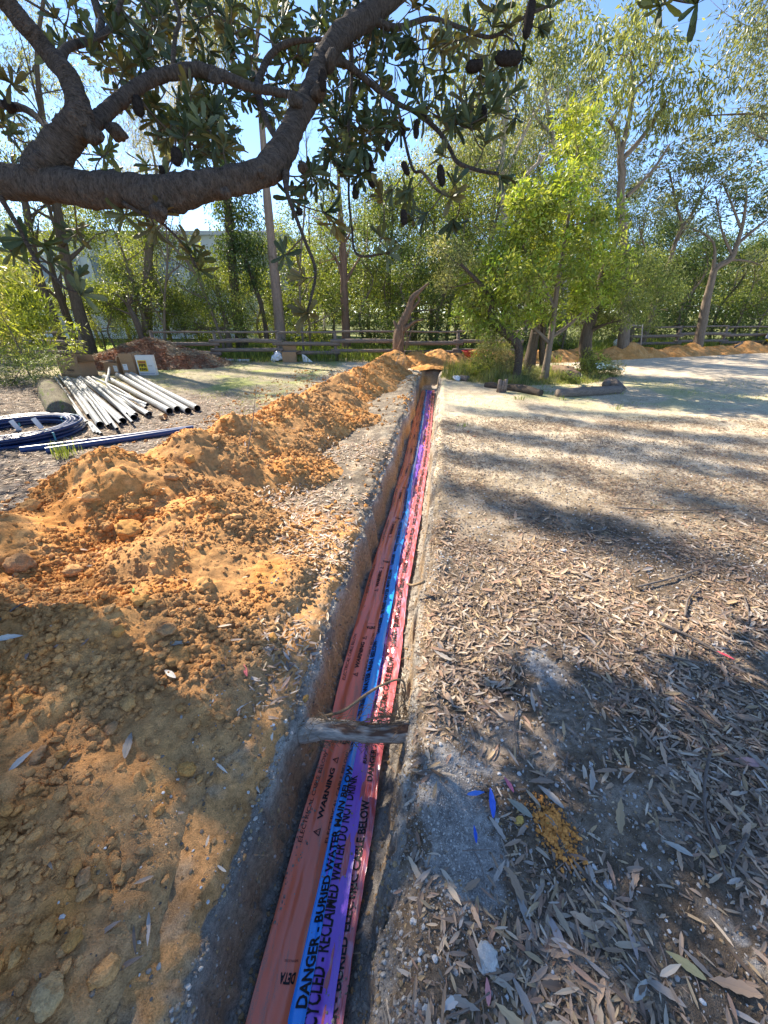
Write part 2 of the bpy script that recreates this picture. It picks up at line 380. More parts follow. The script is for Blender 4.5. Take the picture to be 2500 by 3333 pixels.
# lawn to the left of the spoil and a greener rim round the garden bed
lawn = sm(-2.4, -3.2, n + .6 * n1) * sm(5.5, 7.5, y + .8 * n1) * sm(15.5, 14.0, y)
c = mix(c, mix((.36, .31, .21), (.33, .36, .12), sm(-.1, .45, n1 + .5 * n2)), lawn * .9)
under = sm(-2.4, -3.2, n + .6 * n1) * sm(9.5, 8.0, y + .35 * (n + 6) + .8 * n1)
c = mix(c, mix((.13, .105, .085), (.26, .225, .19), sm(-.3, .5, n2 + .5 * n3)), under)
rim = np.exp(-(((x - 4.6) / 3.6) ** 2 + ((y - 8.6) / 1.8) ** 2)) * sm(-.2, .3, n1 + .4 * n2)
c = mix(c, (.34, .36, .12), rim * .8)
back = sm(14.0, 14.8, y - 0.12 * np.maximum(x, 0) - .4 * n1) * sm(-13, -11.5, x)
c = mix(c, mix((.14, .15, .07), (.22, .25, .09), sm(-.3, .3, n2)), sm(14.3, 15.2, y - .18 * np.maximum(x - 2, 0)))
c = mix(c, (.34, .42, .07), sm(17.2, 17.6, y - .15 * np.maximum(x, 0)) * sm(22.0, 21.5, y))
bank = sm(-.22, -.34, n) * sm(-3.2, -2.6, n) * sm(12, 9, y)
c = mix(c, mix((.155, .13, .105), (.34, .29, .22), sm(-.2, .5, n2 + .4 * n3 + .35 * n1)), bank * .9)
# dirt spilled between the ridge and the trench
sp = sm(-.35, -.8, n + .25 * n1) * sm(-3.4, -2.6, n) * sm(13, 12, y)
nl = sm(-.22, -.34, n + .03 * n2) * (n > -1.5) * sm(3.4, 2.4, y + .6 * n1)
c = mix(c, mix((.60, .31, .12), (.46, .31, .18), sm(-.2, .45, n2 + .3 * n3)), np.maximum(sp * sm(-.25, .25, n1 + .6 * n2 + .15 * (1.6 - y)), nl * sm(-.75, -.2, fbm(x * 3, y * 3, oct=3, seed=59) + .2)))
# pale grey sandy patch by the near right lip and on the open ground
pt = np.exp(-(((x - .27) / .16) ** 2 + ((y - .68) / .30) ** 2)) + .8 * np.exp(-(((x - .82) / .10) ** 2 + ((y - 1.38) / .16) ** 2)) + .7 * np.exp(-(((x - 1.2) / .3) ** 2 + ((y - .35) / .15) ** 2))
c = mix(c, mix((.27, .24, .21), (.42, .39, .35), sm(-.35, .35, fbm(x * 26, y * 26, oct=4, seed=56))), sm(.38, .55, pt + .35 * n2 + .25 * n3))
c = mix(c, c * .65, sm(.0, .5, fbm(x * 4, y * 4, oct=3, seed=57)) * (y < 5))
c = mix(c, (.36, .25, .12), sm(.2, .5, n1 - .1) * sm(1.4, .3, np.abs(n - .7)) * sm(6, 3, y) * .7 * (n > 0))
# walls: dark top soil, pale grey sand, ochre clay below, grey floor
inn = ((n > lipL(y) - .03) & (n < lipR(y) + .03) & (y < TEND + .3)).astype(float)
lay = z + .03 * n1 + .03 * n2
wallc = mix((.17, .145, .12), mix((.22, .19, .16), (.42, .38, .32), sm(-.25, .35, fbm(x * 6, y * 6, oct=3, seed=58))), sm(-.02, -.09, lay)); wallc = mix(wallc, (.30, .215, .125), sm(-.06, -.01, lay) * (n < 0) * sm(3.2, 2.2, y))
wallc = mix(wallc, (.32, .26, .19), sm(-.10, -.17, lay))
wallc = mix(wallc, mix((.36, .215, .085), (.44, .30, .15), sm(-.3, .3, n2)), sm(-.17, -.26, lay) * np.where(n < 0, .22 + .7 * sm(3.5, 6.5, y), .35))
wallc = mix(wallc, mix((.215, .185, .155), (.31, .275, .235), sm(-.4, .4, n2 + .5 * n3)), sm(-.365, -.40, z))
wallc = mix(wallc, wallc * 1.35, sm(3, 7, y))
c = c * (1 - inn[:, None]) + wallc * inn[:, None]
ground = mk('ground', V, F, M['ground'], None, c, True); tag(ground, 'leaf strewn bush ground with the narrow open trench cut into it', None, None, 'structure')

# ---------------------------------------------------------------- the spoil ridge beside the trench
def claycol(x, y, z, seed=60):
    a = fbm(x * 2, y * 2, oct=3, seed=seed); b = fbm(x * 12, y * 12, oct=3, seed=seed + 1)
    c = mix((.55, .255, .08), (.64, .34, .13), sm(-.4, .4, b)); c = mix(c, (.44, .24, .10), sm(0, .45, a - .15 * b)); c = mix(c, (.50, .22, .06), sm(.1, .5, -a) * .5)
    return c
def heightfield(name, xs, ysv, fn, shear, m, label, cat, zcut=-0.03, colf=claycol, near_mix=None):
    A, B = np.meshgrid(xs, ysv); X = A + shear(B); Z = fn(X, B)
    g = ground_z(X, B, False)
    keep = (Z > g + zcut)
    V = np.stack([X, B, np.where(keep, Z, g + zcut)], -1).reshape(-1, 3); nx, ny = len(xs), len(ysv)
    i = (np.arange(ny - 1)[:, None] * nx + np.arange(nx - 1)[None])
    kf = (keep[:-1, :-1] | keep[1:, :-1] | keep[:-1, 1:] | keep[1:, 1:])
    F = np.stack([i, i + 1, i + nx + 1, i + nx], -1)[kf]
    used = np.zeros(len(V), bool); used[F.ravel()] = True; re = np.cumsum(used) - 1
    V = V[used]; F = re[F]
    c = colf(V[:, 0], V[:, 1], V[:, 2])
    if near_mix: c = near_mix(V, c)
    o = mk(name, V, F, m, None, c, True); tag(o, label, cat); return o
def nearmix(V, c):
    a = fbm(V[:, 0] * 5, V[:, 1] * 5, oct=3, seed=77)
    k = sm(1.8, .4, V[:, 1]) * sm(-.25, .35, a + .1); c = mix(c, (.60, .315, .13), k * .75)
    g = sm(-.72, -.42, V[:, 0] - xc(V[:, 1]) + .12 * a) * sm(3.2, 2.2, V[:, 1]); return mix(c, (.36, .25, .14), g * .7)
ysr = axis_samples(-2.5, 12.3, lambda y: 0.03 if y < .1 else 0.009 + 0.003 * max(y, 0))
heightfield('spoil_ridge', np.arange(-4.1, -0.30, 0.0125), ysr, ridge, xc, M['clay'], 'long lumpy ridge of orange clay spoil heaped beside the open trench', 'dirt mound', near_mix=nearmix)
def surf(X, Y):
    n = X - xc(Y); g = ground_z(X, Y)
    return np.where((n < -0.30) & (n > -4.1) & (Y < 12.3), np.maximum(g, ridge(X, Y)), g)
def heap_fn(hs, seed):
    def f(X, Y):
        wx = X + .1 * fbm(X * 3, Y * 3, oct=3, seed=seed); wy = Y + .1 * fbm(X * 3, Y * 3, oct=3, seed=seed + 1)
        h = np.full(np.shape(X), -.5)
        for hx, hy, hz, rx, ry in hs:
            d = np.sqrt(((wx - hx) / rx) ** 2 + ((wy - hy) / ry) ** 2); h = np.maximum(h, hz * (1.07 - 1.07 * np.sqrt(d * d + .02)))
        return h + sm(-.05, .08, h) * (.05 * fbm(X * 5, Y * 5, oct=4, seed=seed + 2) + .02 * fbm(X * 20, Y * 20, oct=2, seed=seed + 3))
    return f
z0 = lambda B: 0 * B
heightfield('spoil_heap', np.arange(-.8, 3.0, .03), np.arange(11.9, 14.2, .03), heap_fn([(.35, 13.0, .50, .9, .7), (1.0, 13.1, .42, .8, .7), (1.75, 13.2, .50, .9, .7), (2.3, 13.1, .40, .7, .7), (1.45, 12.3, .16, .6, .4)], 80), z0, M['clay'], 'orange clay heaps piled across the far end of the trench', 'dirt mound')
fr = [(3.2 + .75 * k, 13.6 + .24 * k, (.34 + .16 * math.sin(k * 2.3) * math.sin(k * .7)) * (1.45 if k == 8 else 1), .95, .62) for k in range(0, 24)]
heightfield('spoil_bank', np.arange(2.6, 23, .045), np.arange(12.8, 20.5, .045), heap_fn(fr, 90), z0, M['clay'], 'distant low orange bank of excavated clay along the far gravel edge', 'dirt mound')
# woodchip pile
cp = (-7.3, 13.0)
def chipf(X, Y):
    d = np.sqrt(((X - cp[0] + .15 * fbm(X * 2, Y * 2, oct=2, seed=3)) / 2.5) ** 2 + ((Y - cp[1]) / 1.25) ** 2)
    return .86 * (1.05 - 1.05 * np.sqrt(d ** 2 * 1.0 + .03)) + .03 * fbm(X * 8, Y * 8, oct=3, seed=4)
def chipcol(x, y, z):
    a = fbm(x * 3, y * 3, oct=3, seed=8) + .35 * (y < 12.6) + .2; b = fbm(x * 25, y * 25, oct=2, seed=9)
    return mix((.34, .26, .17), (.29, .135, .075), sm(-.2, .35, a + .6 * b - .35))
pile = heightfield('woodchip_pile', np.arange(-10.2, -4.4, .03), np.arange(11.4, 14.6, .03), chipf, z0, M['clay'], 'wide pile of reddish brown woodchips in front of the rail fence', 'woodchip pile', colf=chipcol)
n = 12000; X = R.uniform(-10, -4.6, n); Y = R.uniform(11.6, 13.8, n); Z = chipf(X, Y); k = Z > .0; X, Y, Z = X[k], Y[k], Z[k]; n = len(X)
C = np.stack([X, Y, Z + .012], 1); th = R.uniform(0, 6.28, n); Dn = np.stack([np.cos(th), np.sin(th), R.normal(0, .35, n)], 1); N = unit(R.normal(size=(n, 3)) * .5 + [0, -.4, 1])
cc = chipcol(X, Y, Z) * R.uniform(.6, 1.6, (n, 1)); Vv, Ff, Cc = leafquads(C, Dn, N, R.uniform(.05, .15, n), R.uniform(.02, .045, n), cc, .5)
mk('woodchips', Vv, Ff, M['litter'], pile, Cc); 
# ================================================================ marker tapes lying in the trench
TZ = FLOOR + 0.035
# photo rows: y, then the five edges between orange / blue / purple / red
EDG = [(3600, 745, 935, 958, 1062, 1106), (3328, 805, 940, 995, 1082, 1118), (3075, 875, 995, 1042, 1116, 1156), (2864, 932, 1044, 1082, 1147, 1187), (2653, 991, 1090, 1120, 1172, 1221), (2442, 1054, 1139, 1168, 1202, 1248),
       (2342, 1080, 1161, 1203, 1214, 1270), (2251, 1100, 1181, 1224, 1232, 1286), (2107, 1136, 1213, 1250, 1255, 1309), (1962, 1177, 1246, 1279, 1281, 1322), (1817, 1221, 1275, 1302, 1308, 1345),
       (1672, 1268, 1311, 1333, 1339, 1371), (1600, 1286, 1322, 1338, 1351, 1380), (1495, 1317, 1348, 1357, 1374, 1397), (1369, 1346, 1370, 1379, 1395, 1407), (1272, 1374, 1385, 1391, 1406, 1415)]
EY = np.array([G(1250, r[0], TZ)[1] for r in EDG]); EX = np.array([[G(px, r[0], TZ)[0] for px in r[1:]] for r in EDG])
def edge(k, Y): return np.interp(Y, EY, EX[:, k])
TAPES = {  # name: left edge, right edge, widening hidden under the neighbour, height, folds
    'orange': (0, 1, 0.00, 0.012, 0.0035), 'blue': (1, 2, 0.0, 0.030, .003), 'purple': (2, 3, 0.0, 0.020, 0.003), 'red': (3, 4, 0.0, 0.006, 0.008)}
def tape_pt(nm, s, wv):
    s = np.asarray(s, float); wv = np.asarray(wv, float)
    l, r, hid, h, f = TAPES[nm]
    L = edge(l, s); Rr = edge(r, s)
    if nm == 'orange': L = L + .004 * fbm(s * 3, s * 0, seed=101); Rr = Rr + .012
    if nm == 'blue': Rr = Rr + .004 * fbm(s * 5, s * 0 + 5, seed=102); L = L + .004 * fbm(s * 4, s * 0 + 2, seed=105)
    if nm == 'purple': L = L - .035; Rr = Rr + .006 * fbm(s * 4, s * 0 + 9, seed=103)
    if nm == 'red': L = L - .05; Rr = Rr + .006 * fbm(s * 6, s * 0 + 14, seed=104)
    X = L + (Rr - L) * wv
    z = TZ + h + .008 * fbm(s * 1.5, wv * 2 + 3, oct=2, seed=106)
    if nm == 'orange':      # three lengthwise creases, the left edge curling up the wall foot
        z = z + f * np.sin(wv * 2 * math.pi * 2.3 + .8 * fbm(s * .8, s * 0, oct=2, seed=107) * 3) + .010 * (1 - wv) ** 2 + .007 * fbm(s * 4, wv * 3, oct=3, seed=108)
    elif nm == 'blue': z = z + .010 * np.sin(np.clip(wv, 0, 1) * math.pi) + .012 * fbm(s * 4, wv * 2, oct=3, seed=109) - .004
    elif nm == 'purple': z = z + .006 * np.sin(wv * 5) + .010 * fbm(s * 5, wv * 2.5, oct=3, seed=110) - .004
    else:
        a = sm(1.1, 1.6, s); wr = np.abs(fbm(s * 9 + wv * 2, wv * 3.2 - s * 1.2, oct=3, seed=111))
        z = z + a * (.026 * wr - .004) * np.sin(np.clip(wv, 0, 1) * math.pi) ** .5 + (1 - a) * .012 * np.abs(fbm(s * 4, wv * 5, oct=3, seed=112))
    return np.stack([X, s, z], -1)
def tapemat(name, base, rough=.28, trans=.15, dirt=.55):
    m, n, l, p, out = newmat(name)
    co = n.new('ShaderNodeTexCoord'); cv = co.outputs['Object']
    mp = n.new('ShaderNodeMapping'); mp.inputs['Scale'].default_value = (3.0, .45, 3); l.new(cv, mp.inputs[0])
    a = noise_node(n, l, mp.outputs[0], 9, 5, .65); k = maprange(n, l, a, dirt, dirt + .10, 0, .8)
    g = noise_node(n, l, cv, 420, 2); g2 = maprange(n, l, g, .45, .6, 0.25, 1); ml = n.new('ShaderNodeMath'); ml.operation = 'MULTIPLY'; l.new(k, ml.inputs[0]); l.new(g2, ml.inputs[1])
    mm = n.new('ShaderNodeMix'); mm.data_type = 'RGBA'; l.new(ml.outputs[0], mm.inputs[0]); mm.inputs[6].default_value = (*base, 1); mm.inputs[7].default_value = (.27, .23, .19, 1)
    bcol = mm.outputs[2]
    if name == 'red_tape':       # lilac sky sheen of the creased clear film, painted over the red
        f2 = noise_node(n, l, mp.outputs[0], 14, 3, .55, 1.5); k2 = maprange(n, l, f2, .50, .58, 0, .75); m3 = n.new('ShaderNodeMix'); m3.data_type = 'RGBA'; l.new(k2, m3.inputs[0]); l.new(bcol, m3.inputs[6]); m3.inputs[7].default_value = (.48, .25, .36, 1); bcol = m3.outputs[2]
    l.new(bcol, p.inputs['Base Color'])
    rr = maprange(n, l, ml.outputs[0], 0, .8, rough, .95); l.new(rr, p.inputs['Roughness']); p.inputs['Specular IOR Level'].default_value = .5
    p.inputs['Coat Weight'].default_value = .7; p.inputs['Coat Roughness'].default_value = .22
    b = n.new('ShaderNodeBump'); b.inputs['Strength'].default_value = .3; b.inputs['Distance'].default_value = .003
    a2 = noise_node(n, l, mp.outputs[0], 26, 2); l.new(a2, b.inputs['Height']); l.new(b.outputs[0], p.inputs['Normal']); l.new(b.outputs[0], p.inputs['Coat Normal'])
    return m
TM = {'orange': tapemat('orange_tape', (.85, .20, .10), .28), 'blue': tapemat('blue_tape', (.025, .31, .95), .22, dirt=.64), 'purple': tapemat('purple_tape', (.27, .11, .68), .25, dirt=.60), 'red': tapemat('red_tape', (.55, .11, .11), .22, dirt=.56)}
ink = mat('black_ink', (.012, .012, .014), .5, 60, 300, .2, 0)
TL = {'orange': 'wide orange warning tape lying leftmost along the trench floor', 'blue': 'narrow glossy blue tape lying between the orange and purple tapes', 'purple': 'narrow purple tape lying between the blue and red tapes', 'red': 'crinkled dark red tape lying rightmost against the trench floor edge'}
TOBJ = {}
for nm in ('orange', 'blue', 'purple', 'red'):
    nw = {'orange': 22, 'blue': 10, 'purple': 12, 'red': 26}[nm]
    ss = axis_samples(.10, EY[-1] - .05, lambda y: .008 + .004 * max(y - 1, 0)); ww = np.linspace(0, 1, nw)
    Wv, Sv = np.meshgrid(ww, ss); V = tape_pt(nm, Sv, Wv)
    top = V.reshape(-1, 3); bot = top - [0, 0, .0006]
    nxx, nyy = nw, len(ss); i = (np.arange(nyy - 1)[:, None] * nxx + np.arange(nxx - 1)[None]); F = np.stack([i, i + 1, i + nxx + 1, i + nxx], -1).reshape(-1, 4)
    o = mk('warning_tape', top, F, TM[nm], None, None, True); tag(o, TL[nm], 'tape', 'marker tapes in the trench'); TOBJ[nm] = o
def text_mesh(body, size, bold=0.0, squash=1.0):
    cu = bpy.data.curves.new('txt', 'FONT'); cu.body = body; cu.size = size; cu.offset = bold; cu.resolution_u = 2; cu.align_x = 'LEFT'
    o = bpy.data.objects.new('txt', cu); COL.objects.link(o)
    bpy.context.view_layer.update(); dg = bpy.context.evaluated_depsgraph_get(); me = bpy.data.meshes.new_from_object(o.evaluated_get(dg))
    bpy.data.objects.remove(o); bpy.data.curves.remove(cu)
    me.calc_loop_triangles(); V = np.array([v.co[:] for v in me.vertices]); F = np.array([t.vertices[:] for t in me.loop_triangles]); bpy.data.meshes.remove(me)
    V[:, 0] *= squash
    return V[:, :2], F
def subdiv(V, F, mx, it=3):
    for _ in range(it):
        e = {}; V = list(map(tuple, V)); nf = []; hit = False
        for a, b, c in F:
            P3 = [np.array(V[q]) for q in (a, b, c)]; L = [np.linalg.norm(P3[1] - P3[0]), np.linalg.norm(P3[2] - P3[1]), np.linalg.norm(P3[0] - P3[2])]
            if max(L) <= mx: nf.append((a, b, c)); continue
            hit = True; k = int(np.argmax(L)); q = [a, b, c]; u, v_, w_ = q[k], q[(k + 1) % 3], q[(k + 2) % 3]
            key = (min(u, v_), max(u, v_))
            if key not in e: V.append(tuple((np.array(V[u]) + np.array(V[v_])) / 2)); e[key] = len(V) - 1
            m_ = e[key]; nf += [(u, m_, w_), (m_, v_, w_)]
        F = nf; V = np.array(V)
        if not hit: break
    return np.array(V), np.array(F)
def fit(body, length, height, bold=0):
    V, F = text_mesh(body, 1.0, bold); V = V - V.min(0); s = V.max(0); V = V / s * [length, height]; return subdiv(V, F, .012, 7)
def put(mb, nm, V, F, s0, w0, width, across=False, lift=.0028, clipw=None, cols=None):
    """V in metres: x runs along the tape away from the viewer, y up the letters (to the left)"""
    if across: s = s0 - V[:, 1]; wv = w0 - V[:, 0] / width
    else: s = s0 + V[:, 0]; wv = w0 - V[:, 1] / width
    q = tape_pt(nm, s, wv); q[:, 2] += lift; mb.add(q, F)
warnbig = fit('WARNING', .215, .024, .035); elec = fit('ELECTRICAL CABLE BELOW', .38, .0165, 0.0); delta = fit('DETA', .055, .026, .04); sub_ = fit('TRANSFORMING ELECTRICAL', .052, .006, .0)
def tri_sign(sz):
    o = [(0, 0), (sz, sz * .5), (0, sz)]; c = np.mean(o, 0); inn = [tuple(c + (np.array(p) - c) * .66) for p in o]
    V = o + inn; F = [(0, 1, 4), (0, 4, 3), (1, 2, 5), (1, 5, 4), (2, 0, 3), (2, 3, 5)]
    k = len(V); V += [(sz * .22, sz * .46), (sz * .22, sz * .54), (sz * .29, sz * .54), (sz * .29, sz * .46), (sz * .34, sz * .47), (sz * .34, sz * .53), (sz * .60, sz * .55), (sz * .60, sz * .45)]
    F += [(k, k + 2, k + 1), (k, k + 3, k + 2), (k + 4, k + 6, k + 5), (k + 4, k + 7, k + 6)]
    # apex of the sign points up the letters, like the sign on the tape
    V = np.array(V); V = np.stack([sz - V[:, 1], V[:, 0]], 1)
    return V, np.array(F)
sign = tri_sign(.030)
OW = .155
for k in range(0, 15):
    s0 = .785 + .81 * k
    if s0 + .5 > EY[-1]: break
    mb = MB(); put(mb, 'orange', elec[0], elec[1], s0, .185, OW); put(mb, 'orange', elec[0], elec[1], s0, .93, OW)
    put(mb, 'orange', warnbig[0] + [.085, 0], warnbig[1], s0, .60, OW); put(mb, 'orange', sign[0] + [.025, -.003], sign[1], s0, .60, OW); put(mb, 'orange', sign[0] + [.325, -.003], sign[1], s0, .60, OW); mb.build('lettering', ink, TOBJ['orange'], usecol=False)
for k in range(0, 15):
    s0 = .425 + .81 * k
    if s0 + .2 > EY[-1]: break
    mb2 = MB(); put(mb2, 'orange', delta[0], delta[1], s0, .86, OW, True); put(mb2, 'orange', sub_[0] - [0, .030], sub_[1], s0, .85, OW, True); mb2.build('logo', ink, TOBJ['orange'], usecol=False)
tb = fit('DANGER - BURIED WATER MAIN BELOW', .74, .034, .03)
for k in range(0, 13): 
    if .345 + .81 * k + .8 < EY[-1]: mb = MB(); put(mb, 'blue', tb[0] * ((1, 1) if k == 0 else (1, .55)), tb[1], .345 + .81 * k, .98 if k == 0 else .42, .050); mb.build('lettering', ink, TOBJ['blue'], usecol=False)
tp = fit('RECYCLED - RECLAIMED WATER DO NOT DRINK', .78, .036, .02); mb = MB()
for k in range(0, 13):
    if .27 + .84 * k + .8 < EY[-1]: mb = MB(); put(mb, 'purple', tp[0] * ((1, 1) if k == 0 else (1, .5)), tp[1], .27 + .84 * k, .62 if k == 0 else .95, .09); mb.build('lettering', ink, TOBJ['purple'], usecol=False)
tr = fit('DANGER - BURIED ELECTRIC CABLE BELOW', .75, .042, .03); mb = MB()
for k in range(0, 13):
    if .20 + .83 * k + .8 < EY[-1]: mb = MB(); put(mb, 'red', tr[0] * (1, .8 if k == 0 else .6), tr[1], .20 + .83 * k, .74, .105); mb.build('lettering', ink, TOBJ['red'], usecol=False)

# sand and crumbs that have fallen onto the tapes
g = np.random.default_rng(44); mb = MB()
for nm, n_ in (('orange', 1500), ('blue', 200), ('purple', 300), ('red', 1500)):
    s = .3 + 8 * g.random(n_) ** 1.7; cl_ = fbm(s * 2.5, s * 0 + len(nm), oct=3, seed=9); wv = {'orange': .1, 'blue': .5, 'purple': .75, 'red': .6}[nm] + g.normal(0, .10 if nm == 'orange' else .17, n_); k = (cl_ + g.normal(0, .1, n_) > .02) & (wv > 0) & (wv < 1); q = tape_pt(nm, s[k], wv[k]); r = .0012 * 5 ** (g.random(k.sum()) ** 2.2); q[:, 2] += r * .4
    V, F, c = rocks(q, r, np.tile((.29, .25, .205), (k.sum(), 1)) * g.uniform(.7, 1.3, (k.sum(), 1)), 1, 3); mb.add(V, F, None, c)
tag(mb.build('sand_crumbs', M['stone'], None, False), 'grey sandy crumbs fallen onto the tapes', None, None, 'stuff')
# ================================================================ roots crossing the trench
def fibres(mb, c0, c1, n, ln, r=.0012, spread=.5, seed=0, col=None, dirb=(0, 0, 0)):
    g = np.random.default_rng(seed)
    for k in range(n):
        t = g.random(); p = c0 * (1 - t) + c1 * t; d = unit(c1 - c0) * g.choice([-1, 1]) * .8 + g.normal(0, spread, 3) + np.array(dirb); d /= np.linalg.norm(d); L = ln * g.uniform(.4, 1.3)
        q = [p, p + d * L * .5 + g.normal(0, .15, 3) * L, p + d * L + g.normal(0, .2, 3) * L + [0, 0, -.2 * L]]
        tube(mb, spline(q, 5), np.linspace(r, r * .4, 5) * g.uniform(.6, 1.6), 4, False)
root = thing('tree_root', 'thick pale muddy root spanning the near trench', 'root', tuple(G(1150, 2385, -.16)))
def loc(p, th_): return np.asarray(p, float) - np.array(th_.location)
rp = spline([[*D(880, 2370, 1.86), .052], [*D(960, 2378, 1.82), .053], [*D(1060, 2372, 1.80), .045], [*D(1180, 2384, 1.79), .041], [*D(1290, 2386, 1.79), .043], [*D(1370, 2375, 1.80), .052]], 60)
mb = MB(); tube(mb, loc(rp[:, :3], root), rp[:, 3], 20, True, .22, 3, freq=14)
M['root'] = mat('root', (.42, .365, .30), .9, 14, 70, .45, .9, .008, scale=(.35, 1.6, 1.6), use_tc=True, spec=.1, spots=(7, .52, (.13, .075, .05)))
M['fibre'] = mat('fibre', (.24, .165, .095), .9, 30, 100, .4, 0)
mb.build('root_body', M['root'], root, True, False)
mb = MB(); fibres(mb, loc(D(930, 2345, 1.8), root), loc(D(1330, 2350, 1.78), root), 110, .10, .0016, .35, 1); fibres(mb, loc(D(940, 2412, 1.8), root), loc(D(1330, 2415, 1.78), root), 90, .09, .0014, .3, 2)
fibres(mb, loc(D(1240, 2330, 1.8), root), loc(D(1320, 2340, 1.8), root), 45, .13, .0018, .4, 3, dirb=(-.5, .1, .2)); mb.build('root_hairs', M['fibre'], root, False, False)
mb = MB(); a, b, c3 = D(1060, 2330, 1.86), D(1200, 2255, 1.86), D(1310, 2215, 1.9)
thin = thing('thin_root', 'thin bent root arching over the tapes behind the thick root', 'root', tuple(a))
tube(mb, loc(spline([D(1010, 2345, 1.85), a, D(1120, 2312, 1.84), b, D(1265, 2220, 1.88), c3, D(1322, 2260, 1.9)], 40), thin), np.linspace(.0085, .0045, 40), 7, True, .2, 5, freq=40); mb.build('root_body', M['fibre'], thin, True, False)
mb = MB(); fibres(mb, loc(D(1305, 2225, 1.9), thin), loc(D(1325, 2330, 1.88), thin), 60, .09, .0016, .25, 7, dirb=(0, 0, -1.0)); mb.build('root_hairs', M['fibre'], thin, False, False)
for q, lab in (([D(1325, 1900, 2.55), D(1345, 1905, 2.5), D(1380, 1893, 2.4)], 'short root stub poking from the right trench wall'), ([D(1190, 1480, 4.6), D(1215, 1492, 4.55), D(1240, 1500, 4.5)], 'small dark root poking from the left trench wall')):
    mb = MB(); tube(mb, spline(q, 12), np.linspace(.006, .012, 12), 6, True, .2, 3, freq=30); tag(mb.build('root_stub', M['fibre'], None, True, False), lab, 'root')
# fine rootlets hanging out of the trench walls
mb = MB(); g = np.random.default_rng(12)
for k in range(260):
    yy = .6 + 6 * g.random() ** 1.6; side = g.choice([-1, 1]); zz = g.uniform(-.20, -.02)
    xx = float(xc(yy) + (lipL(yy) + .045 if side < 0 else lipR(yy) - .045)); p = np.array([xx, yy, zz]); d = np.array([-side * g.uniform(.2, .8), g.normal(0, .7), g.uniform(-1, .1)]); d = d / np.linalg.norm(d) * g.uniform(.02, .08)
    tube(mb, spline([p, p + d * .5 + g.normal(0, .006, 3), p + d + [0, 0, -.01]], 5), np.linspace(.0014, .0005, 5), 4, False)
tag(mb.build('rootlets', M['fibre'], None, False, False), 'fine brown rootlets fringing the trench walls', 'rootlets', None, 'stuff')

# ================================================================ pipes, coil, boxes on the left
pvc = mat('grey_pvc', (.30, .31, .315), .35, 3, 60, .14, .1, .004, spec=.5, spots=(5, .60, (.22, .20, .17)))
pvci = mat('pipe_bore', (.05, .05, .052), .8, 3, 60, .1, 0)  # near black stands in for the shade inside the pipes
def pipe(label, pts, r, group, m=pvc, name='conduit_pipe', cat='pipe', k=18, bell=False, wall=.08, seed=0):
    pts = np.asarray(pts, float); n = 24; q = spline(pts, n); t = thing(name, label, cat, tuple(q[0]), 0, group)
    q = q - q[0]; rr = np.full(n, r)
    if bell: rr[-4:] = r * 1.13; rr[-5] = r * 1.02
    mb = MB(); tube(mb, q, rr, k, False)
    # end rings
    for e, d in ((0, 1), (n - 1, -1)):
        ax = unit(q[min(e + 1, n - 1)] - q[max(e - 1, 0)]); ins = q[e] + ax * d * min(.5, 3 * r)
        seg = np.array([q[e], q[e] + ax * d * .001]); mr = rr[e]
        a = MB(); tube(a, seg, mr, k, False); b = MB(); tube(b, seg, mr * (1 - wall), k, False)
        Va = a.V[0][:k]; Vb = b.V[0][:k]; j = np.arange(k); jn = (j + 1) % k
        mb.add(np.concatenate([Va, Vb]), np.stack([j, jn, jn + k, j + k], 1))
    mb.build('pipe_wall', m, t, True, False)
    mb = MB(); ax = unit(q[1] - q[0])
    tube(mb, q, rr * (1 - wall), k, False); mb.build('bore', pvci, t, True, False)
    return t
def gz(p, dz): p = np.array(p, float); p[2] = float(ground_z(p[0], p[1], False)) + dz; return p
big = [((1395, 1355), (905, 1218), .055), ((1465, 1352), (960, 1215), .055), ((1545, 1360), (1030, 1218), .055), ((1625, 1344), (1075, 1215), .055)]
def cr3(x, y): return (x * .6028, 850 + y * .6028)   # crop3 coordinates -> photo
names4 = ['leftmost', 'second from left', 'third from left', 'rightmost']
for k, (a, b, r) in enumerate([((920, 825), (570, 635), .058), ((962, 815), (640, 625), .058), ((1020, 825), (690, 625), .058), ((1070, 812), (715, 622), .058)]):
    A, B = G(*cr3(*a)), G(*cr3(*b)); pipe('wide grey plastic pipe, %s of the four in the separate row' % names4[k], [gz(A, r), gz((A * .5 + B * .5), r), gz(B, r)], r, 'row of four wide grey pipes', bell=True)
bund = [((475, 880), (300, 628), .020), ((480, 840), (322, 622), .026), ((498, 838), (345, 628), .026), ((545, 895), (365, 640), .052), ((588, 902), (390, 640), .022), ((640, 928), (430, 640), .022), ((655, 893), (400, 645), .022),
        ((668, 880), (420, 655), .056), ((722, 890), (470, 640), .020), ((728, 860), (455, 650), .052), ((740, 850), (480, 640), .036), ((800, 845), (500, 650), .030), ((810, 838), (520, 690), .045), ((795, 812), (505, 640), .026),
        ((470, 875), (385, 780), .030), ((512, 930), (470, 860), .020), ((530, 932), (480, 868), .020), ((548, 936), (490, 870), .020), ((610, 905), (440, 690), .026), ((690, 850), (440, 640), .026), ((560, 830), (345, 650), .03)]
lays = R.permutation(len(bund))
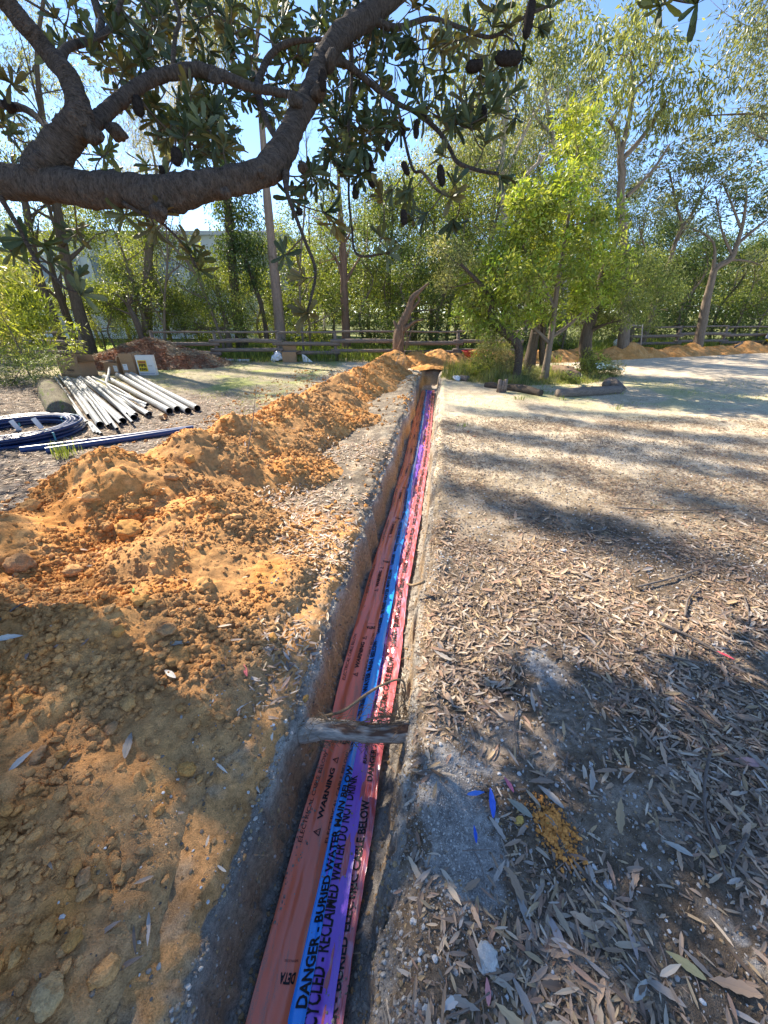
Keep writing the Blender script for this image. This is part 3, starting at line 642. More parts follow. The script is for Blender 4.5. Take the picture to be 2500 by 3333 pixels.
for k, (a, b, r) in enumerate(bund):
    A, B = G(*cr3(*a)), G(*cr3(*b)); up = (0.0, .05, .0, .0, .06, .10, .07, 0, .10, 0, .07, .06, 0, .11, 0, 0, 0, .0, .11, .12, .05)[k]
    pts = [gz(A, r + up * .5), gz(A * .6 + B * .4, r + up), gz(B, r + up * .5)]
    pipe('wide grey plastic pipe lying in the loose bundle beside the mossy log' if r > .035 else 'thin grey conduit lying in the loose bundle beside the mossy log', pts, r, 'wide pipes in the loose bundle' if r > .035 else 'thin conduits in the loose bundle', bell=r > .03, k=14)
A, B, Cc_, E = G(*cr3(805, 808)), G(*cr3(650, 745)), G(*cr3(585, 690)), G(*cr3(605, 622))
pipe('grey conduit with an upturned bend lying across the pipe bundle', [gz(A, .12), gz(B, .13), gz(Cc_, .13), gz(Cc_ * .45 + E * .55, .17), gz(E, .22)], .028, None, bell=True)
bl = mat('blue_stripe_pipe', (.022, .055, .17), .35, 3, 40, .2, 0.05, spec=.5)
for a, b, dz, lab in (((116, 1030), (1050, 915), .035, 'long dark blue pipe lying furthest from the clay ridge'), ((255, 1036), (1010, 925), .034, 'shorter dark blue pipe lying nearest the clay ridge')):
    A, B = G(*cr3(*a)), G(*cr3(*b)); pipe(lab, [gz(A, dz), gz((A + B) / 2, dz), gz(B, dz)], .040, 'dark blue pipes', bl)
# blue coil of poly pipe
cc0 = G(52, 1412); cc0[2] = float(ground_z(cc0[0], cc0[1], False))
coil = thing('pipe_coil', 'big flat coil of dark blue poly pipe with pale straps and two white tags', 'pipe coil', tuple(cc0))
blc = mat('blue_poly_pipe', (.010, .027, .095), .33, 3, 40, .25, 0.05, spec=.5)
mb = MB(); g = np.random.default_rng(4)
for k in range(12):
    lay_, ring = k // 4, k % 4; th = np.linspace(0, 2 * math.pi, 73); rr = .80 - ring * .056 - (lay_ % 2) * .02 + .014 * np.sin(th * 2 + k * 1.7); z = .03 + lay_ * .048 + .008 * np.sin(th * 3 + k)
    q = np.stack([np.cos(th) * rr, np.sin(th) * rr * .98, z], 1); tube(mb, q, .027, 10, False)
mb.build('coiled_pipe', blc, coil, True, False)
strapm = mat('cyan_strap', (.10, .35, .40), .5, 10, 50, .1, 0)
for th in (-.35, -1.35, -2.2, 1.0, 2.2):
    mb = MB(); c_ = np.array([math.cos(th), math.sin(th), 0]); t_ = np.array([-math.sin(th), math.cos(th), 0])
    loop = [c_ * .59 + [0, 0, .01], c_ * .84 + [0, 0, .01], c_ * .85 + [0, 0, .13], c_ * .72 + [0, 0, .165], c_ * .59 + [0, 0, .14], c_ * .59 + [0, 0, .01]]
    L = np.concatenate([np.linspace(loop[i], loop[i + 1], 4) for i in range(5)]); A_ = L - t_ * .012; B_ = L + t_ * .012; V = np.concatenate([A_, B_]); n = len(L); i = np.arange(n - 1)
    mb.add(V, np.stack([i, i + 1, i + 1 + n, i + n], 1)); mb.build('strap', strapm, coil, False, False)
white = mat('white_card', (.74, .74, .72), .6, 10, 60, .06, 0)
for (px, py, ln) in ((50, 1385, .2), (122, 1378, .16)):
    q = D(px, py, 5.75) - np.array(cc0); mb = MB(); box(mb, q, .075, .003, .17, .2, .0, tilt=-.35); tg = mb.build('tag', white, coil, False, False)
    mb = MB(); tube(mb, spline([q + [.03, 0, -.08], q + [.08, .0, -.2], q + [.12, 0, -.36]], 6), .0025, 4, False); mb.build('tag_wire', strapm, coil, False, False)
# mossy log beside the pipes
logm = mat('old_log', (.17, .15, .11), .95, 6, 40, .5, 1, .02, scale=(.5, 2, 2), use_tc=True, spec=.05, spots=(6, .56, (.13, .15, .06)))
A, B = G(*cr3(345, 850)), G(*cr3(265, 690)); mb = MB(); q = spline([np.append(gz(A, .12), .19), np.append(gz(A * .5 + B * .5, .13), .2), np.append(gz(B, .12), .17)], 24)
tube(mb, q[:, :3], q[:, 3], 18, True, .18, 8, freq=5); tag(mb.build('mossy_log', logm, None, True, False), 'thick weathered mossy log lying beside the pipe bundle', 'log')
# cardboard ring
mb = MB(); p0 = gz(G(*cr3(885, 852)), .045); ax = np.array([.8, -.35, 0.1]); q = np.array([p0 - ax * .05, p0 + ax * .05]); th = q
tube(mb, q, .05, 20, False); tube(mb, q, .044, 20, False)
tag(mb.build('cardboard_ring', mat('card_ring', (.42, .28, .16), .8, 10, 60, .1, 0), None, True, False), 'short brown cardboard ring lying past the pipe ends', 'cardboard ring')
# boxes
card = mat('cardboard', (.36, .225, .125), .85, 4, 50, .14, .2, .003); cardw = mat('white_cardboard', (.66, .64, .60), .8, 4, 50, .1, .15, .003); yel = mat('yellow_print', (.75, .52, .03), .6, 10, 50, .05, 0)
def sheet(mb, a, b, c, d, th=.006):
    """panel through four corners with thickness"""
    a, b, c, d = (np.asarray(v, float) for v in (a, b, c, d)); n = unit(np.cross(b - a, d - a)) * th / 2
    V = np.array([a - n, b - n, c - n, d - n, a + n, b + n, c + n, d + n]); F = [(3, 2, 1, 0), (4, 5, 6, 7), (0, 1, 5, 4), (1, 2, 6, 5), (2, 3, 7, 6), (3, 0, 4, 7)]; mb.add(V, np.array(F))
def open_box(name, label, loc_, rz, w_, d_, h_, m=card, flaps=(.6, .7, 1.2, .5), fl=.16):
    t = thing(name, label, 'cardboard box', tuple(loc_), rz); mb = MB(); x, y = w_ / 2, d_ / 2
    sheet(mb, (-x, -y, 0), (x, -y, 0), (x, -y, h_), (-x, -y, h_)); sheet(mb, (-x + .004, y, 0), (x - .004, y, 0), (x - .004, y, h_), (-x + .004, y, h_))
    sheet(mb, (-x + .003, -y + .005, 0), (-x + .003, y - .005, 0), (-x + .003, y - .005, h_), (-x + .003, -y + .005, h_)); sheet(mb, (x - .003, -y + .005, 0), (x - .003, y - .005, 0), (x - .003, y - .005, h_), (x - .003, -y + .005, h_))
    sheet(mb, (-x + .01, -y + .01, .006), (x - .01, -y + .01, .006), (x - .01, y - .01, .006), (-x + .01, y - .01, .006)); mb.build('box_body', m, t, False, False)
    for k, a in enumerate(flaps):
        if a is None: continue
        mb = MB(); ca, sa = math.cos(a) * fl, math.sin(a) * fl
        P4 = {0: [(-x, -y, h_ + .002), (x, -y, h_ + .002), (x * .96, -y - ca, h_ + sa), (-x * .98, -y - ca, h_ + sa)], 1: [(x, -y, h_ + .002), (x, y, h_ + .002), (x + ca, y * .9, h_ + sa), (x + ca, -y * .95, h_ + sa)],
              2: [(x, y, h_ + .002), (-x, y, h_ + .002), (-x, y + ca, h_ + sa), (x, y + ca, h_ + sa)], 3: [(-x, y, h_ + .002), (-x, -y, h_ + .002), (-x - ca, -y * .9, h_ + sa), (-x - ca, y, h_ + sa)]}[k]
        sheet(mb, *P4); mb.build('flap', m, t, False, False)
    return t
def words(t, body, w_, h_, x0, y_, z0, m=ink, bold=.02, name='printing'):
    V, F = text_mesh(body, 1.0, bold); V = V - V.min(0); V = V / V.max(0) * [w_, h_]; mk(name, np.stack([V[:, 0] + x0, np.full(len(V), y_), V[:, 1] + z0], 1), F, m, t)
bx1 = open_box('cardboard_box', 'brown open cardboard box at the left end, printed with a dark name', gz(G(262, 1222), 0), -.30, .74, .45, .36, flaps=(1.75, .25, 1.5, 2.0))
words(bx1, 'Vinidex', .27, .075, -.10, -.2315, .15); words(bx1, 'systems & solutions', .16, .018, -.05, -.2315, .11, bold=0)
bx2 = open_box('cardboard_box', 'brown open cardboard box with a white label, second from the left', gz(G(388, 1215), 0), -.22, .46, .40, .30, flaps=(None, 1.3, .9, .15))
bx3 = open_box('cardboard_box', 'brown cardboard box with a tall raised flap, third from the left', gz(G(438, 1219), 0), -.05, .36, .32, .33, flaps=(1.45, 1.9, 1.2, 1.5), fl=.22)
for b_, x0, z0 in ((bx2, .08, .08), (bx3, -.14, .14)):
    dd = -.2075 if b_ is bx2 else -.1675
    mb = MB(); yy = -.206 if b_ is bx2 else -.166; sheet(mb, (x0, yy, z0), (x0 + .12, yy, z0), (x0 + .12, yy, z0 + .15), (x0, yy, z0 + .15), .002); mb.build('white_label', white, b_, False, False)
    words(b_, 'LOT 24', .07, .016, x0 + .02, yy - .003, z0 + .11)
bx4 = open_box('cardboard_box', 'white cardboard box with a yellow printed square, rightmost of the row', gz(G(487, 1221), 0), .10, .44, .12, .50, m=cardw, flaps=(None, None, None, None), fl=.1)
mb = MB(); sheet(mb, (-.19, -.065, .10), (.03, -.065, .10), (.03, -.065, .38), (-.19, -.065, .38), .003); mb.build('yellow_print', yel, bx4, False, False)
mb = MB(); sheet(mb, (-.175, -.067, .36), (.015, -.067, .36), (.015, -.067, .30), (-.175, -.067, .30), .001); mb.build('print_band', mat('red_brown_print', (.35, .12, .04), .6, 20, 60, .3, 0), bx4, False, False)
words(bx4, 'PIPE', .18, .075, -.17, -.0675, .215, bold=.05); words(bx4, 'KING', .18, .075, -.17, -.0675, .12, bold=.05); words(bx4, 'fittings', .10, .02, .06, -.0675, .23)
mb = MB(); sheet(mb, (-.19, -.065, .03), (.18, -.065, .03), (.18, -.065, .06), (-.19, -.065, .06), .002); mb.build('print_band', mat('grey_print', (.4, .42, .45), .6, 20, 60, .3, 0), bx4, False, False)
bx5 = open_box('cardboard_box', 'crushed cardboard box lying on its side by the fence with plastic spilling out', gz(G(945, 1177), 0), .12, .46, .36, .32, flaps=(None, .2, 1.57, .4))
mb = MB(); p0 = np.array(gz(G(905, 1178), 0)); g = np.random.default_rng(3)
V, F, _ = rocks(np.array([[0, 0, .16]]), .2, np.ones((1, 3)), 4, 5, .8); V = V * [.9, .7, 1] + .03 * np.stack([vnoise(V[:, 0] * 25, V[:, 1] * 25, V[:, 2] * 25 + 9, s) for s in (1, 2, 3)], 1)
pl = mat('clear_plastic', (.72, .74, .78), .25, 10, 60, .1, .3, .01, spec=.6); tag(mk('plastic_bag', V + p0, F, pl, None, None, True), 'crumpled clear plastic bag against the crushed box', 'plastic bag')
mb = MB(); A = gz(G(985, 1178), 0); sheet(mb, A + [0, 0, .25], A + [.10, -.02, .22], A + [.36, -.1, .012], A + [.02, -.05, .012], .004); tag(mb.build('paper_sheet', white, None, False, False), 'white sheet sliding off the crushed box', 'paper')
for (dy, colr, lab, nm) in ((0, (.55, .08, .03), 'orange plastic pipe lying by the fence foot', 0), (.14, (.68, .68, .72), 'white plastic pipe lying by the fence foot', 1), (-.2, (.02, .02, .025), 'black plastic pipe lying by the fence foot', 2)):
    a = G(740 - nm * 4, 1176); b = G(822, 1176); a[1] -= dy - .1; b[1] -= dy - .1; pipe(lab, [gz(a, .04), gz(b, .04)], .04, 'loose pipes by the fence foot', mat('pipe_paint', colr, .4, 10, 40, .1, 0))
CL = np.array([(.54, .28, .09), (.56, .31, .12), (.48, .25, .09), (.44, .25, .12), (.58, .33, .14)])
# ================================================================ litter, stones, small things on the ground
def in_view(X, Y, m=.25): 
    return (np.abs(X) < Y * 1.02 + .55 + m)
LEAFPAL = np.array((1.22, 1.10, .95)) * np.array([(.30, .235, .19), (.36, .28, .22), (.24, .20, .175), (.34, .26, .20), (.19, .155, .135), (.42, .36, .29), (.28, .195, .155), (.38, .30, .20), (.33, .31, .30), (.12, .095, .08), (.46, .42, .37)])
def scatter(n, xr, yr, dens, seed, bias=1.0):
    g = np.random.default_rng(seed); X = g.uniform(*xr, n); Y = yr[0] + (yr[1] - yr[0]) * g.random(n) ** bias; k = (g.random(n) < dens(X, Y)) & in_view(X, Y); return X[k], Y[k], g
def offtrench(X, Y, m=.02):
    n = X - xc(Y); return ((n < lipL(Y) - m) | (n > lipR(Y) + m) | (Y > TEND + .3))
def dR(X, Y):
    n = X - xc(Y); pt = np.exp(-(((X - .27) / .16) ** 2 + ((Y - .68) / .30) ** 2)) + np.exp(-(((X - .82) / .10) ** 2 + ((Y - 1.38) / .16) ** 2))
    cl = .42 + 1.25 * fbm(X * 2.2, Y * 2.2, oct=4, seed=201)
    return (n > .25) * np.clip(cl, .10, 1) * sm(.9, .25, pt) * sm(.24, .5, n + .15 * cl)
def dL(X, Y):
    n = X - xc(Y); h = ridge(X, Y); a = fbm(X * 2.5, Y * 2.5, oct=3, seed=202)
    p = np.exp(-(((n + .95) / .38) ** 2 + ((Y - 3.15) / .34) ** 2)) + np.exp(-(((n + .62) / .3) ** 2 + ((Y - 2.35) / .22) ** 2)) + 1.1 * np.exp(-(((n + .50) / .17) ** 2 + ((Y - 1.40) / .2) ** 2)) + .6 * np.exp(-(((n + .7) / .35) ** 2 + ((Y - 4.7) / .4) ** 2))
    return (n < -.26) * (n > -3.5) * np.where(h > .06, .012, .04 + np.clip(2.6 * p * (1 + 1.0 * a), 0, 1))
def dP(X, Y):
    n = X - xc(Y); return (n < -2.6) * (ridge(X, Y) < .03) * sm(9.5, 7.5, Y + .3 * (n + 6)) 
def leafset(X, Y, g, L, seg, serr, lift=.010, tilt=.2, pal=LEAFPAL, ww=(.14, .27), tipw=.2):
    n = len(X); th = g.uniform(0, 6.283, n); Z = surf(X, Y) + lift * g.random(n) + .003
    Dn = np.stack([np.cos(th), np.sin(th), g.normal(0, tilt * .6, n)], 1); N = np.stack([g.normal(0, tilt, n), g.normal(0, tilt, n), np.ones(n)], 1)
    c = pal[g.integers(0, len(pal), n)] * g.uniform(.75, 1.3, (n, 1)); l = L[0] + (L[1] - L[0]) * g.random(n) ** 1.5
    return strapleaves(np.stack([X, Y, Z], 1) - unit(Dn) * l[:, None] / 2, Dn, N, l, l * g.uniform(*ww, n), c, seg, g.uniform(-.25, .35, n), tipw, serr)
mb = MB()
for nn, xr, yr, dens, seed, L in ((60000, (-.2, 3.0), (.15, 2.6), dR, 341, .022), (60000, (.2, 6), (2.4, 6.5), dR, 342, .03), (12000, (-3, .2), (.2, 5), dL, 343, .022)):
    X, Y, g = scatter(nn, xr, yr, dens, seed); k = offtrench(X, Y, -.01); X, Y = X[k], Y[k]; n = len(X); th = g.uniform(0, 6.28, n)
    V, F, c = leafquads(np.stack([X, Y, surf(X, Y) + .001 + .007 * g.random(n)], 1), np.stack([np.cos(th), np.sin(th), g.normal(0, .22, n)], 1), np.stack([g.normal(0, .3, n), g.normal(0, .3, n), np.ones(n)], 1), L * g.uniform(.25, 1.3, n), L * g.uniform(.12, .55, n), LEAFPAL[g.integers(0, len(LEAFPAL), n)] * g.uniform(.45, 1.1, (n, 1)) * [1, .95, .85], g.uniform(.25, .75, (n, 1)))
    mb.add(V, F, None, c)
X, Y, g = scatter(1500, (-.2, 3.4), (.15, 3.0), dR, 344); k = offtrench(X, Y); V, F, c = leafset(X[k], Y[k], g, (.07, .12), 9, .16, .016, .22, ww=(.17, .3)); mb.add(V, F, None, c)
for args in ((42000, (-.3, 3.2), (.15, 2.6), dR, 301, (.015, .078), 5, .10), (60000, (.2, 6.5), (2.4, 6.2), dR, 302, (.014, .062), 4, .06), (40000, (.5, 11), (5.5, 11.5), lambda X, Y: dR(X, Y) * sm(10, 5, Y) * sm(7, 2, X - .6 * Y + 2) * .6, 303, (.03, .08), 2, 0),
             (34000, (-3.5, .3), (.15, 6.5), dL, 304, (.03, .085), 5, .06), (32000, (-9.5, -1.5), (2.0, 9.5), dP, 305, (.04, .10), 3, 0), (1500, (-1, 2), (5, 12), lambda X, Y: (np.abs(X - xc(Y) + .6) < .35) * .6, 306, (.03, .07), 2, 0)):
    nn, xr, yr, dens, seed, L, seg, serr = args; X, Y, g = scatter(nn, xr, yr, dens, seed); k = offtrench(X, Y); V, F, c = leafset(X[k], Y[k], g, L, seg, serr)
    if seed == 304: c = c * [1.15, 1.22, 1.32]
    if seed in (302, 303): c = c * .8
    mb.add(V, F, None, c)
g = np.random.default_rng(310); Y = .4 + 9 * g.random(500) ** 1.4; X = xc(Y) + g.uniform(-.2, .22, 500); k = (np.abs(X - xc(Y)) > .12)
V, F, c = leafset(X[k], Y[k], g, (.03, .06), 4, .05); V2 = V; mb.add(V2, F, None, c)
tag(mb.build('leaf_litter', M['litter'], None, False), 'thick litter of dry grey and brown gum leaves and serrated banksia leaves', None, None, 'stuff')
# twigs, bark strips
mb = MB(); g = np.random.default_rng(320)
X = g.uniform(-3, 6, 2600); Y = .2 + 7 * g.random(2600) ** 1.3; k = in_view(X, Y) & offtrench(X, Y) & ((X - xc(Y) > .25) | (g.random(2600) < .18)); X, Y = X[k], Y[k]; Z = surf(X, Y)
for x_, y_, z_ in zip(X, Y, Z):
    th = g.uniform(0, 6.28); L = g.uniform(.02, .11) * (1 + (g.random() < .06) * 1.2); d = np.array([math.cos(th), math.sin(th), g.normal(0, .08)]) * L; p = np.array([x_, y_, z_ + .006]); r = g.uniform(.0007, .002)
    tube(mb, spline([p - d / 2, p + g.normal(0, .06, 3) * [1, 1, .2] * L, p + d / 2], 4), [r, r * .9, r * .8, r * .5], 4, False, col=np.array((.20, .15, .12)) * g.uniform(.6, 1.7))
tag(mb.build('twig_litter', mat('twig', None, .9, 60, 200, .2, 0), None, False), 'fine broken twigs scattered through the leaf litter', None, None, 'stuff')
# gravel
PEB = np.array([(.17, .15, .13), (.25, .22, .19), (.33, .30, .27), (.13, .105, .085), (.42, .40, .37), (.22, .165, .11), (.55, .53, .50), (.30, .21, .12)])
def peb(nn, xr, yr, dens, seed, rr, pal, sub=1, bias=1.0, sq=.7):
    X, Y, g = scatter(nn, xr, yr, dens, seed, bias); k = offtrench(X, Y, -.03); X, Y = X[k], Y[k]; n = len(X); r = rr[0] * (rr[1] / rr[0]) ** (g.random(n) ** 2.2)
    C = np.stack([X, Y, surf(X, Y) + r * .25], 1); return rocks(C, r, (claycol(X, Y, 0) * .98 if pal is CL else pal[g.integers(0, len(pal), n)]) * g.uniform(.8, 1.25, (n, 1)), sub, seed, sq)
mb = MB()
def dg(X, Y): return (X - xc(Y) > .25) * np.clip(.45 - .9 * fbm(X * 2.2, Y * 2.2, oct=3, seed=201) + .25, .06, 1) * sm(.7, .2, np.exp(-(((X - .27) / .16) ** 2 + ((Y - .68) / .30) ** 2)))
for a in ((26000, (-.3, 3.0), (.15, 2.4), dg, 401, (.0022, .0095), PEB), (16000, (.2, 5), (2.2, 5.5), dg, 402, (.004, .011), PEB), (5000, (-1.4, .2), (.2, 3.2), lambda X, Y: (X - xc(Y) < -.24) * (X - xc(Y) > -.7) * .9, 403, (.002, .009), PEB)):
    V, F, c = peb(*a); mb.add(V, F, None, c)
# crumbs at the foot of the walls and on the floor
g = np.random.default_rng(404); n = 7000; Y = .3 + 9 * g.random(n) ** 1.7; side = g.random(n) < .5; X = xc(Y) + np.where(side, -1, 1) * (.235 - .12 * g.random(n) ** 1.8); r = .002 * 5 ** (g.random(n) ** 2)
V, F, c = rocks(np.stack([X, Y, ground_z(X, Y) + r * .3], 1), r, np.array([(.22, .19, .16), (.30, .26, .21), (.34, .22, .11)])[g.integers(0, 3, n)] * g.uniform(.8, 1.2, (n, 1)), 1, 404); mb.add(V, F, None, c)
n = 5000; X = g.normal(.27, .085, n); Y = g.normal(.68, .16, n); k = (X - xc(Y) > .26); r = .0012 * 4 ** (g.random(n) ** 2.5); V, F, c = rocks(np.stack([X, Y, ground_z(X, Y) + r * .3], 1)[k], r[k], (np.tile((.42, .39, .35), (n, 1)) * g.uniform(.6, 1.25, (n, 1)))[k], 1, 7); mb.add(V, F, None, c)
for sd, n0, n1_ in ((405, -.31, -.17), (406, .17, .36)):
    n = 9000; Y = .2 + 8 * g.random(n) ** 1.6; X = xc(Y) + g.uniform(n0, n1_, n); Z = ground_z(X, Y); k = Z > -.36; X, Y, Z = X[k], Y[k], Z[k]; n = len(X); r = .0016 * 6 ** (g.random(n) ** 2.6)
    V, F, c = rocks(np.stack([X, Y, Z], 1), r, np.array([(.26, .22, .18), (.36, .31, .25), (.42, .29, .15), (.20, .17, .14), (.50, .46, .40)])[g.integers(0, 5, n)] * g.uniform(.75, 1.2, (n, 1)), 1, sd, 1.0); mb.add(V, F, None, c)
tag(mb.build('gravel', M['stone'], None, False), 'small grey and brown gravel showing between the leaves', None, None, 'stuff')
# clay crumbs on the spoil ridge
mb = MB()
def dc(X, Y):
    h = ridge(X, Y); n = X - xc(Y); return (n < -.28) * np.where(h > -.02, 1.0, .25) * np.clip(.45 + 1.3 * fbm(X * 2.6, Y * 2.6, oct=3, seed=203), .08, 1) * (n > -3.9)
for a in ((90000, (-3.0, .2), (.1, 2.6), dc, 411, (.0022, .022), CL, 1, 1.35, .8), (32000, (-4.2, .5), (2.4, 6), dc, 412, (.006, .03), CL, 1, 1, .8), (14000, (-3, 1.2), (5.5, 12), dc, 413, (.012, .04), CL, 1, 1, .8)):
    V, F, c = peb(*a)
    c = nearmix(V, c) if a[4] != 413 else c; mb.add(V, F, None, c)
g = np.random.default_rng(417); n = 2600; X = g.uniform(.1, 2.4, n); Y = .2 + 5 * g.random(n) ** 1.5; k = (np.exp(-(((X - .62) / .055) ** 2 + ((Y - .83) / .045) ** 2)) + .5 * np.exp(-(((X - .55) / .04) ** 2 + ((Y - 1.08) / .03) ** 2)) * 1 > g.random(n) + .15)
X = g.normal(.60, .030, 1500); Y = g.normal(.665, .042, 1500) - (X - .60) * .5; r = .0015 * 6 ** (g.random(1500) ** 2.5); V, F, c = rocks(np.stack([X, Y, ground_z(X, Y) + r * .5 + .004], 1), r, np.tile((.74, .31, .08), (1500, 1)) * g.uniform(.8, 1.2, (1500, 1)), 1, 5); mb.add(V, F, None, c)
tag(mb.build('clay_crumbs', M['clay'], None, False), 'loose crumbs of orange clay over the spoil ridge', None, None, 'stuff')
# the larger clods, each its own object
def clod(px, py, rpx, colr, label, group=None, name='clay_clod', m='clay', cat='clod', sq=.72, seed=0):
    r0 = ray(px, py); t = .6
    for _ in range(400):
        p = np.array([0, 0, CAMH]) + r0 * t
        if p[2] < float(surf(p[0], p[1])): break
        t += .012
    r = rpx / FPX * t; V, F, c = rocks(np.array([[0, 0, 0.]]), r, np.array([colr]), 4, seed, sq)
    V += .05 * r * np.stack([vnoise(V[:, 0] / r * 4, V[:, 1] / r * 4, V[:, 2] / r * 4 + 40, seed + q) for q in (1, 2, 3)], 1) * 2
    o = mk(name, V, F, M[m], None, c, True); o.location = (p[0], p[1], float(surf(p[0], p[1])) + r * sq * .45); tag(o, label, cat, group); return o
clod(168, 3255, 58, (.50, .34, .17), 'large angular buff clay block at the near end of the ridge', sq=.75, seed=3)
big_clods = [(425, 1735, 40), (670, 1915, 34), (590, 2150, 36), (545, 2060, 26), (1165 * .66, 1690, 20), (460, 1965, 22), (490, 1975, 18), (520, 1895, 20), (70, 1850, 44), (240, 1865, 22), (390, 2065, 24), (55, 3120, 22), (155, 3035, 32), (275, 2865, 26),
             (290, 2915, 22), (240, 3060, 24), (395, 2865, 20), (520, 2640, 17), (365, 2380, 20), (360, 1990, 18), (885, 2080, 18), (420, 2290, 24), (590, 2310, 16), (25, 3290, 26), (210, 3100, 14), (610, 2510, 24), (650, 2545, 16), (200, 2460, 18), (130, 2470, 26),
             (300, 1630, 22), (440, 1660, 20), (350, 1720, 18), (500, 1600, 22), (560, 1560, 18), (760, 1610, 16), (620, 1500, 16), (690, 1640, 18), (880, 1480, 10), (1000, 1400, 8), (700, 1430, 14), (480, 1650, 16), (100, 1660, 26), (320, 3200, 18), (470, 3050, 14), (360, 3170, 34), (90, 2280, 20), (250, 2300, 18)]
for k, (px, py, r_) in enumerate(big_clods): clod(px, py, r_, CL[k % 5] * (1, 1, 1), 'rounded clod of orange clay resting on the spoil ridge', 'clods of clay on the ridge', seed=10 + k)
clod(995, 2285, 12, (.5, .3, .1), 'small clay clod on the left trench lip', seed=91)
for px, py, r_, cc_, lab in ((1585, 3125, 34, (.52, .49, .44), 'flat pale grey stone among the leaves nearest the camera'), (1785, 2690, 13, (.6, .38, .1), 'small ochre clod alone on the leaf litter'), (1690, 2680, 16, (.6, .38, .1), 'ochre clod left of the lone small clod on the leaf litter'), (1745, 1995, 14, (.42, .31, .2), 'lone brown clod on the sunny leaf litter'),
                             (1977, 2880, 15, (.40, .41, .42), 'smooth blue grey pebble beside the ochre crumbs'), (1385, 3290, 11, (.45, .45, .43), 'rounded grey pebble by the near right trench lip'), (1550, 1375, 6, (.35, .18, .1), 'small red brown clod on the far right trench verge'), (1540, 1270, 7, (.36, .17, .09), 'reddish stone in front of the garden log edging'), (1835, 1795, 9, (.62, .60, .56), 'small white stone in the sunny middle of the litter')):
    clod(px, py, r_, cc_, lab, name='stone', m='stone', cat='stone', sq=.5, seed=int(px))
# single leaves that stand out
def ray_surf(px, py):
    r0 = ray(px, py); t = .6
    for _ in range(900):
        p = np.array([0, 0, CAMH]) + r0 * t
        if p[2] < float(surf(p[0], p[1])): break
        t += .008
    return p, t
def lone(px, py, lpx, ang, colr, label, wr=.25, serr=.08, group=None):
    p, t = ray_surf(px, py); L = lpx / FPX * t; th = rad(ang); Dn = np.array([[math.cos(th), math.sin(th), .12]]); V, F, c = strapleaves(-unit(Dn) * L / 2, Dn, np.array([[.12, -.3, 1.]]), np.array([L]), np.array([L * wr]), np.array([colr]), 10, np.array([.18]), .2, serr)
    o = mk('fallen_leaf', V, F, M['litter'], None, c, False); o.location = (p[0], p[1], float(surf(p[0], p[1])) + .018); tag(o, label, 'leaf', group)
for a in ((75, 2485, 75, 75, (.50, .46, .40), 'silvery serrated leaf lying alone on the shaded clay', .3), (420, 2430, 92, 110, (.33, .29, .24), 'grey curled leaf lying on the sunny edge of the clay', .3), (28, 2085, 80, 15, (.62, .58, .50), 'white leaf lying at the left rim of the clay ridge', .28), (555, 2200, 62, 150, (.66, .61, .52), 'bright white leaf beside the large clay clod', .28),
          (575, 2105, 80, 10, (.38, .34, .28), 'spotted grey brown leaf above the large clay clod', .2), (438, 1930, 30, 120, (.12, .30, .06), 'small green leaf on the clay ridge', .3), (800, 2190, 60, 120, (.50, .12, .13), 'pink red leaf in the left leaf patch', .22), (1600, 2620, 90, 80, (.05, .14, .65), 'leaf splashed with bright blue marking paint', .25), (1548, 2590, 60, 5, (.08, .2, .6), 'leaf with blue paint beside the other blue leaves', .25), (1545, 2725, 50, 85, (.04, .12, .6), 'slim blue painted leaf nearest the trench', .25),
          (1655, 2560, 50, 110, (.62, .18, .25), 'pink painted leaf beside the blue painted leaf', .3), (1585, 3235, 60, 80, (.62, .28, .28), 'pink speckled leaf near the bottom of the view', .35), (1690, 2635, 85, 140, (.33, .31, .24), 'large serrated olive leaf right of the blue leaves', .3), (1810, 3045, 130, 105, (.44, .37, .34), 'long pale serrated banksia leaf lying right of the flat stone', .22), (1700, 2970, 120, 100, (.34, .31, .28), 'long grey serrated leaf beside the ochre crumbs', .2),
          (2225, 3150, 105, 145, (.42, .37, .19), 'yellow olive serrated leaf at the lower right', .28), (1790, 2600, 90, 130, (.40, .36, .31), 'serrated tan leaf above the lone small clod', .25), (2430, 2490, 80, 170, (.42, .26, .25), 'broad dusty pink leaf at the right rim', .35), (2350, 2135, 60, 135, (.72, .10, .13), 'leaf with a bright pink tip beside long bark strips', .16), (1925, 2540, 85, 60, (.36, .33, .29), 'upright standing grey serrated leaf in the right litter', .25),
          (1700, 3260, 110, 115, (.33, .30, .27), 'long grey leaf pointing at the bottom edge', .24), (2050, 3060, 100, 80, (.42, .33, .29), 'curled pinkish leaf in the lower right litter', .2), (2080, 3230, 80, 30, (.46, .43, .38), 'pale silver leaf under a crossing twig', .35), (1470, 3270, 70, 20, (.52, .50, .47), 'torn whitish leaf by the near gravel', .4), (2200, 2770, 80, 150, (.45, .42, .36), 'cream leaf near the painted pink leaf', .25), (1700, 1625, 0 + 30, 20, (.5, .4, .3), 'pale leaf on the sunlit litter', .25)):
    px, py, lp, an, cc_, lab, wr = a; lone(px, py, lp, an, cc_, lab, wr)
def stick(pts, r, label, m='rail', name='stick'):
    q = []
    for px, py in pts: p, t = ray_surf(px, py); q.append([p[0], p[1], float(surf(p[0], p[1])) + r * 1.6 + .01])
    mb = MB(); tube(mb, spline(q, 24), np.linspace(r, r * .5, 24), 7, True, .2, 3, freq=30); tag(mb.build(name, M[m], None, True, False), label, 'stick')
stick([(2305, 2460), (2285, 2560), (2290, 2680), (2330, 2790), (2360, 2880)], .006, 'longest bare curved stick on the right litter')
stick([(1680, 2300), (1672, 2370), (1680, 2470)], .004, 'short straight stick beside the pale sandy spot')
